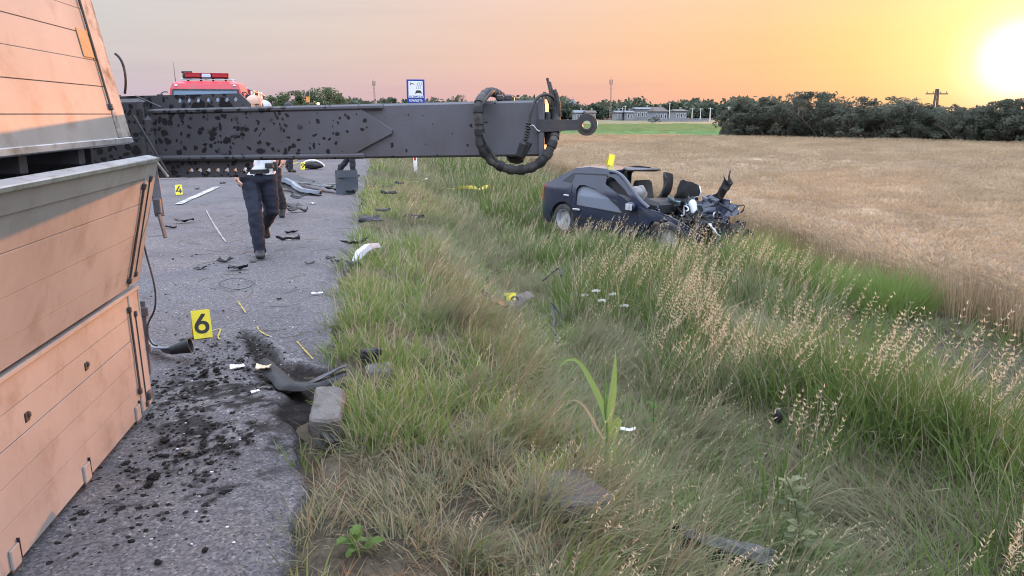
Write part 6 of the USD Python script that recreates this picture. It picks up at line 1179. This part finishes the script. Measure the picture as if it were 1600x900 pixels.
# on the verge
put('white_cover', (lambda: swept([(-.24, -.02, .02), (-.08, .0, .06), (.10, .01, .06), (.26, .0, .03)], [(-.055, -.02), (-.03, .03), (.03, .035), (.055, -.02)], 30, .2, .03, 3, [.5, 1, 1, .75]))(), mat('scuffed_white_plastic', (.42, .44, .49), .45, .3, 7, dirt=(.2, .19, .18), dscale=9), 570, 412, 'long white plastic cover lying slanted at the edge of the grass', 'car part', .95, -.25, .1, dz=.04)
for k, (px, py, sz, lab, yaw, dz) in enumerate([(578, 358, (.34, .20), 'crumpled black bumper corner in the grass edge beyond the white cover', .35, .10), (598, 348, (.26, .09), 'black flap pointing up from the crumpled bumper corner', .6, .16), (552, 387, (.32, .05), 'thin black strip lying at the grass edge', .0, .05), (562, 392, (.22, .04), 'curved black strip hooked over the grass edge', .7, .08),
        (607, 312, (.32, .10), 'black scrap lying in the verge grass, nearer of two', -.1, .10), (625, 297, (.30, .06), 'thin black scrap in the verge grass, farther of two', -.5, .12), (648, 352, (.3, .08), 'dark scrap sunk in the flattened verge grass', -.2, .10), (552, 415, (.14, .10), 'dark crumbled scrap beside the white cover', .3, .02)]):
    put('bumper_scrap', shard(sz, 80 + k, .16, .3, 11, .008), BLACK_PLASTIC, px, py, lab, 'car fragment', yaw, 0, .2, dz=dz)
wthing('door_sill_strip', swept([up(q, z) for q, z in zip(onto([(753, 478), (772, 484), (795, 489), (822, 484)]), (.14, .08, .08, .15))], [(-.05, .0), (-.02, .04), (.03, .03), (.06, -.03)], 34, .6, .04, 12, [.7, 1, 1.1, 1.5]), mat('brown_black_plastic', (.045, .036, .036), .5, .4, 7, dirt=(.12, .10, .085), dscale=6), 'bent brownish black strip lying in front of marker 10 in the ditch', 'car part')
wthing('wiper_arm', tube(spline([up(q, z) for q, z in zip(onto([(847, 478), (858, 474), (868, 470), (876, 478)]), (.30, .34, .38, .36))], 24), .011, 8), BLACK_PLASTIC, 'thin black bent arm standing above the grass right of marker 10', 'wiper arm', part='arm')
wthing('black_bracket', swept([up(q, z) for q, z in zip(onto([(862, 510), (866, 526), (870, 545)]), (.22, .12, .04))], [(-.014, .0), (.0, .012), (.016, .0)], 20, .5, .03, 13), BLACK_PLASTIC, 'black bracket standing in the flattened grass of the ditch', 'car part', extra=[('brace', tube(spline([up(q, z) for q, z in zip(onto([(861, 508), (872, 514), (868, 528)]), (.24, .19, .10))], 14), .009, 6), BLACK_PLASTIC)])
bl = [up(q, z) for q, z in zip(onto([(1046, 870), (1085, 880), (1135, 890), (1200, 905)]), (.13, .11, .10, .08))]
wthing('bumper_half', swept(bl, [(-.07, -.04), (-.05, .03), (.0, .055), (.05, .035), (.06, -.04)], 40, .1, .03, 17), mat('black_gloss_plastic', (.014, .014, .018), .22, .3, 5, coat=.4, dirt=(.07, .06, .05), dscale=5), 'glossy black bumper half lying in the near grass at the bottom edge', 'bumper', extra=[('lower_lip', swept([up(q, .05) for q in bl], [(.055, .0), (.09, .015), (.12, -.01)], 30, .1, .02, 18), RUBBER)])
put('plastic_stub', lump(.045, 31, 2, .2, (.8, .8, 1.2)), BLACK_PLASTIC, 1213, 684, 'small black knob sticking out of flattened grass on the right', 'car fragment', dz=.10)
put('glass_scrap', shard((.07, .05), 91, .1, .4, 8), SILVER_PAINT, 918, 713, 'small blue grey scrap in the flattened grass left of the reed', 'car fragment', .4, dz=.05); put('paper_scrap', shard((.10, .03), 92, .15, .4, 8), WHITE_PLASTIC, 980, 696, 'white scrap lying right of the reed stalk', 'paper scrap', .1, dz=.10)
# clods of soil and loose chippings thrown over the road
CLODS = [(290, 706, 0.025, CONCRETE, 'brown stone lying in the dark smear on the road'), (288, 692, 0.011, SOIL, 'dark clod beside the brown stone'), (320, 583, 0.025, SOIL, 'black heap of soil in front of the gouge, left of two'), (338, 578, 0.020, SOIL, 'black heap of soil in front of the gouge, right of two'), (316, 640, 0.012, SOIL, 'dark clod alone in the scattered soil'), (240, 745, 0.022, SOIL, 'dark clod at the lower end of the smear'), (232, 756, 0.018, SOIL, 'dark clod nearest to the trailer foot'),
         (288, 752, 0.012, CONCRETE, 'pale pebble below the smear'), (258, 688, 0.018, SOIL, 'flat clod left of the brown stone'), (325, 606, 0.014, CONCRETE, 'brown pebble behind the scattered soil'), (352, 690, 0.010, CONCRETE, 'small pebble right of the brown stone'), (320, 856, 0.011, SOIL, 'single dark clod low on the road'), (247, 876, 0.011, SOIL, 'single dark clod near the bottom of the view'), (205, 843, 0.010, SOIL, 'dark clod in the shade of the trailer'), (363, 643, 0.011, SOIL, 'dark clod close to the hole')]
for k, (px, py, r, m, lab) in enumerate(CLODS): put('clod', lump(r, 200 + k, 2, .8, (1.3, .9, .65), 2.4), m, px, py, lab, 'clod', k * .7, dz=-.006, smooth=25)
rs = np.random.default_rng(91); L = [[], []]; base = [lump(1.0, 300 + k, 1, .9, (1.3, .9, .55), 2.2) for k in range(8)]
pts = rs.uniform([-2.7, 1.6], [-.3, 9], (60000, 2)); cand = R2(pts[:, 0], pts[:, 1]); dep, soil = road_fields(cand[:, 0], cand[:, 1]); pw = shapely.contains_xy(WASH, cand[:, 0], cand[:, 1]) * .14 + np.clip(soil, 0, 1) * .45 + .006
sel = rs.random(len(cand)) < pw
for q, d0 in zip(cand[sel], dep[sel]):
    r = float(min(rs.gamma(1.7, .0023), .010)) + .002; v, f = base[rs.integers(8)]; a = rs.uniform(0, 6.28); c, s_ = math.cos(a), math.sin(a); L[rs.random() < .12].append((v @ np.array([[c, s_, 0], [-s_, c, 0], [0, 0, 1]]) * r + [q[0], q[1], road_z(q[0], q[1]) + r * .25 - d0], f))
tag(UsdGeom.Xform.Define(stage, '/World/loose_soil'), 'loose crumbs of dark soil and chippings scattered over the road', 'soil', kind='stuff'); obj('crumb', cat_(L[0]), SOIL, '/World/loose_soil', smooth=False); obj('chipping', cat_(L[1]), CONCRETE, '/World/loose_soil', smooth=False)
# glass crumbs and straws
gl = []; 
for k in range(420):
    q = R2(rs.uniform(-2.6, -.2), rs.uniform(1.8, 12)); r = rs.uniform(.002, .005); v, f = base[rs.integers(8)]; gl.append((v * r + [q[0], q[1], road_z(q[0], q[1]) + r * .4], f))
tag(stage.GetPrimAtPath(obj('glass_crumbs', cat_(gl), mat('glass_crumb', (.72, .75, .78), .12, .2, 9), smooth=False)), 'tiny glittering crumbs of glass sprinkled over the asphalt', 'glass', kind='stuff')
sw_ = []
for k in range(150):
    q = R2(rs.uniform(-2.8, .05), rs.uniform(2.0, 14)); a = rs.uniform(0, 3.14); l = rs.uniform(.06, .28); d = np.array([math.cos(a), math.sin(a), 0]); e = np.array([-d[1], d[0], 0]) * rs.normal(0, .12) * l; c = np.array([q[0], q[1], float(road_z(q[0], q[1])) + .007])
    sw_.append(tube(spline([c - d * l / 2, c + e, c + d * l / 2 + [0, 0, .004]], 6), .0013 + .0008 * (q[1] > 5), 4))
tag(stage.GetPrimAtPath(obj('loose_straws', cat_(sw_), STRAW, smooth=False)), 'loose straws blown over the asphalt', 'straw', kind='stuff')
# ---------------------------------------------------------------- single plants that stand out
def plant_at(px, py): p = onto([(px, py)])[0]; return p
def leafblade(pts, w, m=9):
    """a broad arching leaf along points, folded on its midrib"""
    p = spline(pts, m); d = np.gradient(p, axis=0); d /= np.linalg.norm(d, axis=1, keepdims=True); view = np.array([.25, -1, .3]); s_ = np.cross(d, view); s_ /= np.linalg.norm(s_, axis=1, keepdims=True); nrm = np.cross(s_, d)
    ww = w * np.sin(np.pi * np.clip(np.linspace(.08, 1.0, m), 0, 1) ** .75)[:, None] / 2; V = np.stack([p - s_ * ww + nrm * ww * .35, p, p + s_ * ww + nrm * ww * .35], 1).reshape(-1, 3); i = np.arange(m - 1)[:, None] * 3
    return V, np.vstack([np.hstack([i, i + 3, i + 4]), np.hstack([i, i + 4, i + 1]), np.hstack([i + 1, i + 4, i + 5]), np.hstack([i + 1, i + 5, i + 2])])
b = plant_at(944, 772); yb = b[1]; V3 = lambda px, py, dy=0.0: Q(px, py, yb + dy) - b
t = thing('reed_plant', 'tall green reed with four broad arching leaves in the flattened ditch grass', 'reed', b)
obj('stem', tube(spline([(0, 0, -.02), V3(945, 720), V3(949, 680), V3(947, 650), V3(945, 600)], 20), [.008] * 10 + [.006] * 6 + [.004] * 4, 8), REED, t, smooth=60)
for pts, w in (([V3(947, 672), V3(953, 640), V3(958, 600), V3(962, 545)], .042), ([V3(946, 668), V3(937, 625), V3(917, 585), V3(894, 561, -.03), V3(880, 566, -.05), V3(872, 582, -.06)], .032), ([V3(948, 690), V3(958, 665), V3(966, 655), V3(958, 690, -.03), V3(950, 705, -.05)], .030), ([V3(946, 735), V3(955, 712), V3(960, 700), V3(952, 730, -.03)], .030)):
    obj('leaf', leafblade(pts, w, 14), REED, t, smooth=False)
obj('leaf', leafblade([V3(945, 688), V3(928, 660), V3(905, 628), V3(896, 625, -.02), V3(882, 634, -.04)], .014, 14), STRAW, t, smooth=False, label='withered straw coloured leaf')
obj('shoot', tube(spline([(.01, .0, 0), V3(948, 640), V3(945, 560)], 12), .003, 5), REED, t)
def leafy(name, px, py, top, label, n, ls, seed, m=LEAF, spread=.10):
    b = plant_at(px, py); h = Q(px, top, b[1])[2] - b[2]; rs = np.random.default_rng(seed); t = thing(name, label, 'plant', b)
    stem = spline([(0, 0, -.02), (rs.normal(0, .02), rs.normal(0, .02), h * .5), (rs.normal(0, .03), rs.normal(0, .03), h)], 16); obj('stem', tube(stem, np.linspace(.006, .003, 16), 6), m, t, smooth=60)
    for k in range(n):
        q = stem[int(4 + 11 * (k + .5) / n)]; a = k * 2.4 + rs.normal(0, .3); l = ls * rs.uniform(.7, 1.3) * (1.15 - .5 * k / n); d = np.array([math.cos(a), math.sin(a), 0]); sd = np.array([-d[1], d[0], 0])
        tipz = rs.uniform(-.2, .5) * l; out = [q]; lob = [(.25, .25), (.45, .5), (.62, .32), (.8, .42), (1.0, .0)]
        L_ = [q + d * .0]; R_ = []
        for u_, w_ in lob: c = q + d * l * u_ + [0, 0, tipz * u_ ** 1.3 + .25 * l * math.sin(3.1 * u_)]; L_.append(c + sd * w_ * l * .62); R_.append(c - sd * w_ * l * .62)
        V = np.array(L_ + R_[:-1][::-1]); V = np.vstack([V, q + d * l * .5 + [0, 0, tipz * .4 + .2 * l]]); nn = len(V) - 1; obj('leaf', (V, np.array([[nn, j, (j + 1) % nn] for j in range(nn)])), m, t, smooth=False)
leafy('vine_leaf_plant', 1022, 690, 622, 'small vine with bright rounded leaves at the foot of the tall grass', 5, .075, 5)
leafy('thistle_plant', 1238, 905, 745, 'leafy grey green thistle standing in the near grass', 22, .10, 6, GREY_GREEN); leafy('thistle_plant', 1200, 900, 870, 'low broad leaved weed left of the thistle', 7, .09, 7); leafy('weed_plant', 1290, 900, 850, 'broad leaved weed right of the thistle', 9, .10, 8)
leafy('weed_plant', 562, 870, 842, 'low pale green weed at the road edge near the bottom', 9, .07, 9)
for k, (px, py, top, lab) in enumerate([(912, 500, 462, 'white flowered yarrow, leftmost of the cluster in the tall grass'), (930, 505, 455, 'white flowered yarrow, second of the cluster'), (940, 512, 470, 'white flowered yarrow, lower one of the cluster'), (958, 500, 460, 'white flowered yarrow, highest right of the cluster'), (975, 510, 478, 'white flowered yarrow at the right end of the cluster')]):
    b = plant_at(px, py); h = Q(px, top, b[1])[2] - b[2]; t = thing('yarrow_plant', lab, 'plant', b, group='white yarrow flowers in the tall grass'); rs = np.random.default_rng(k)
    obj('stem', tube([(0, 0, 0), (.01, 0, h)], .004, 5), GREY_GREEN, t); fl = [lump(.011, k * 9 + j, 1, .1, (1, 1, .5)) for j in range(1)]
    obj('flower_head', cat_([move(lump(.014, k * 20 + j, 1, .15, (1, 1, .5)), t=(.045 * math.sqrt(j / 12) * math.cos(j * 2.4), .045 * math.sqrt(j / 12) * math.sin(j * 2.4), h + .012 * (1 - j / 12))) for j in range(13)]), YARROW, t, smooth=False)
# dense bushy tussocks at the edge of the wheat
for k, (px, base_, top, w, lab) in enumerate([(1390, 492, 408, 118, 'round fresh green tussock right beside the wheat edge'), (1215, 462, 368, 130, 'wide green tussock between the wrecked car front and the wheat'), (1300, 475, 400, 110, 'green tussock in the gap between the two larger ones'), (1175, 440, 352, 90, 'green tussock close to the crushed car front')]):
    b = plant_at(px, base_); h = (Q(px, top, b[1])[2] - b[2]) * 1.05; r = w / FPX * b[1] / 2; N = 1500; rs = np.random.default_rng(k); a = rs.uniform(0, 6.28, N); rr = r * rs.random(N) ** .6
    t = thing('grass_tussock', lab, 'tussock', b); bb = np.c_[rr * np.cos(a), rr * np.sin(a), -.03 + 0 * a]
    obj('blade', ribbons(bb, a + rs.normal(0, .5, N), h * (1.12 - .5 * (rr / r) ** 2) * rs.uniform(.6, 1.1, N), np.abs(rs.normal(.12, .1, N)) + .25 * rr / r, rs.uniform(.2, .9, N), .009, 3), GREEN, t, smooth=False)
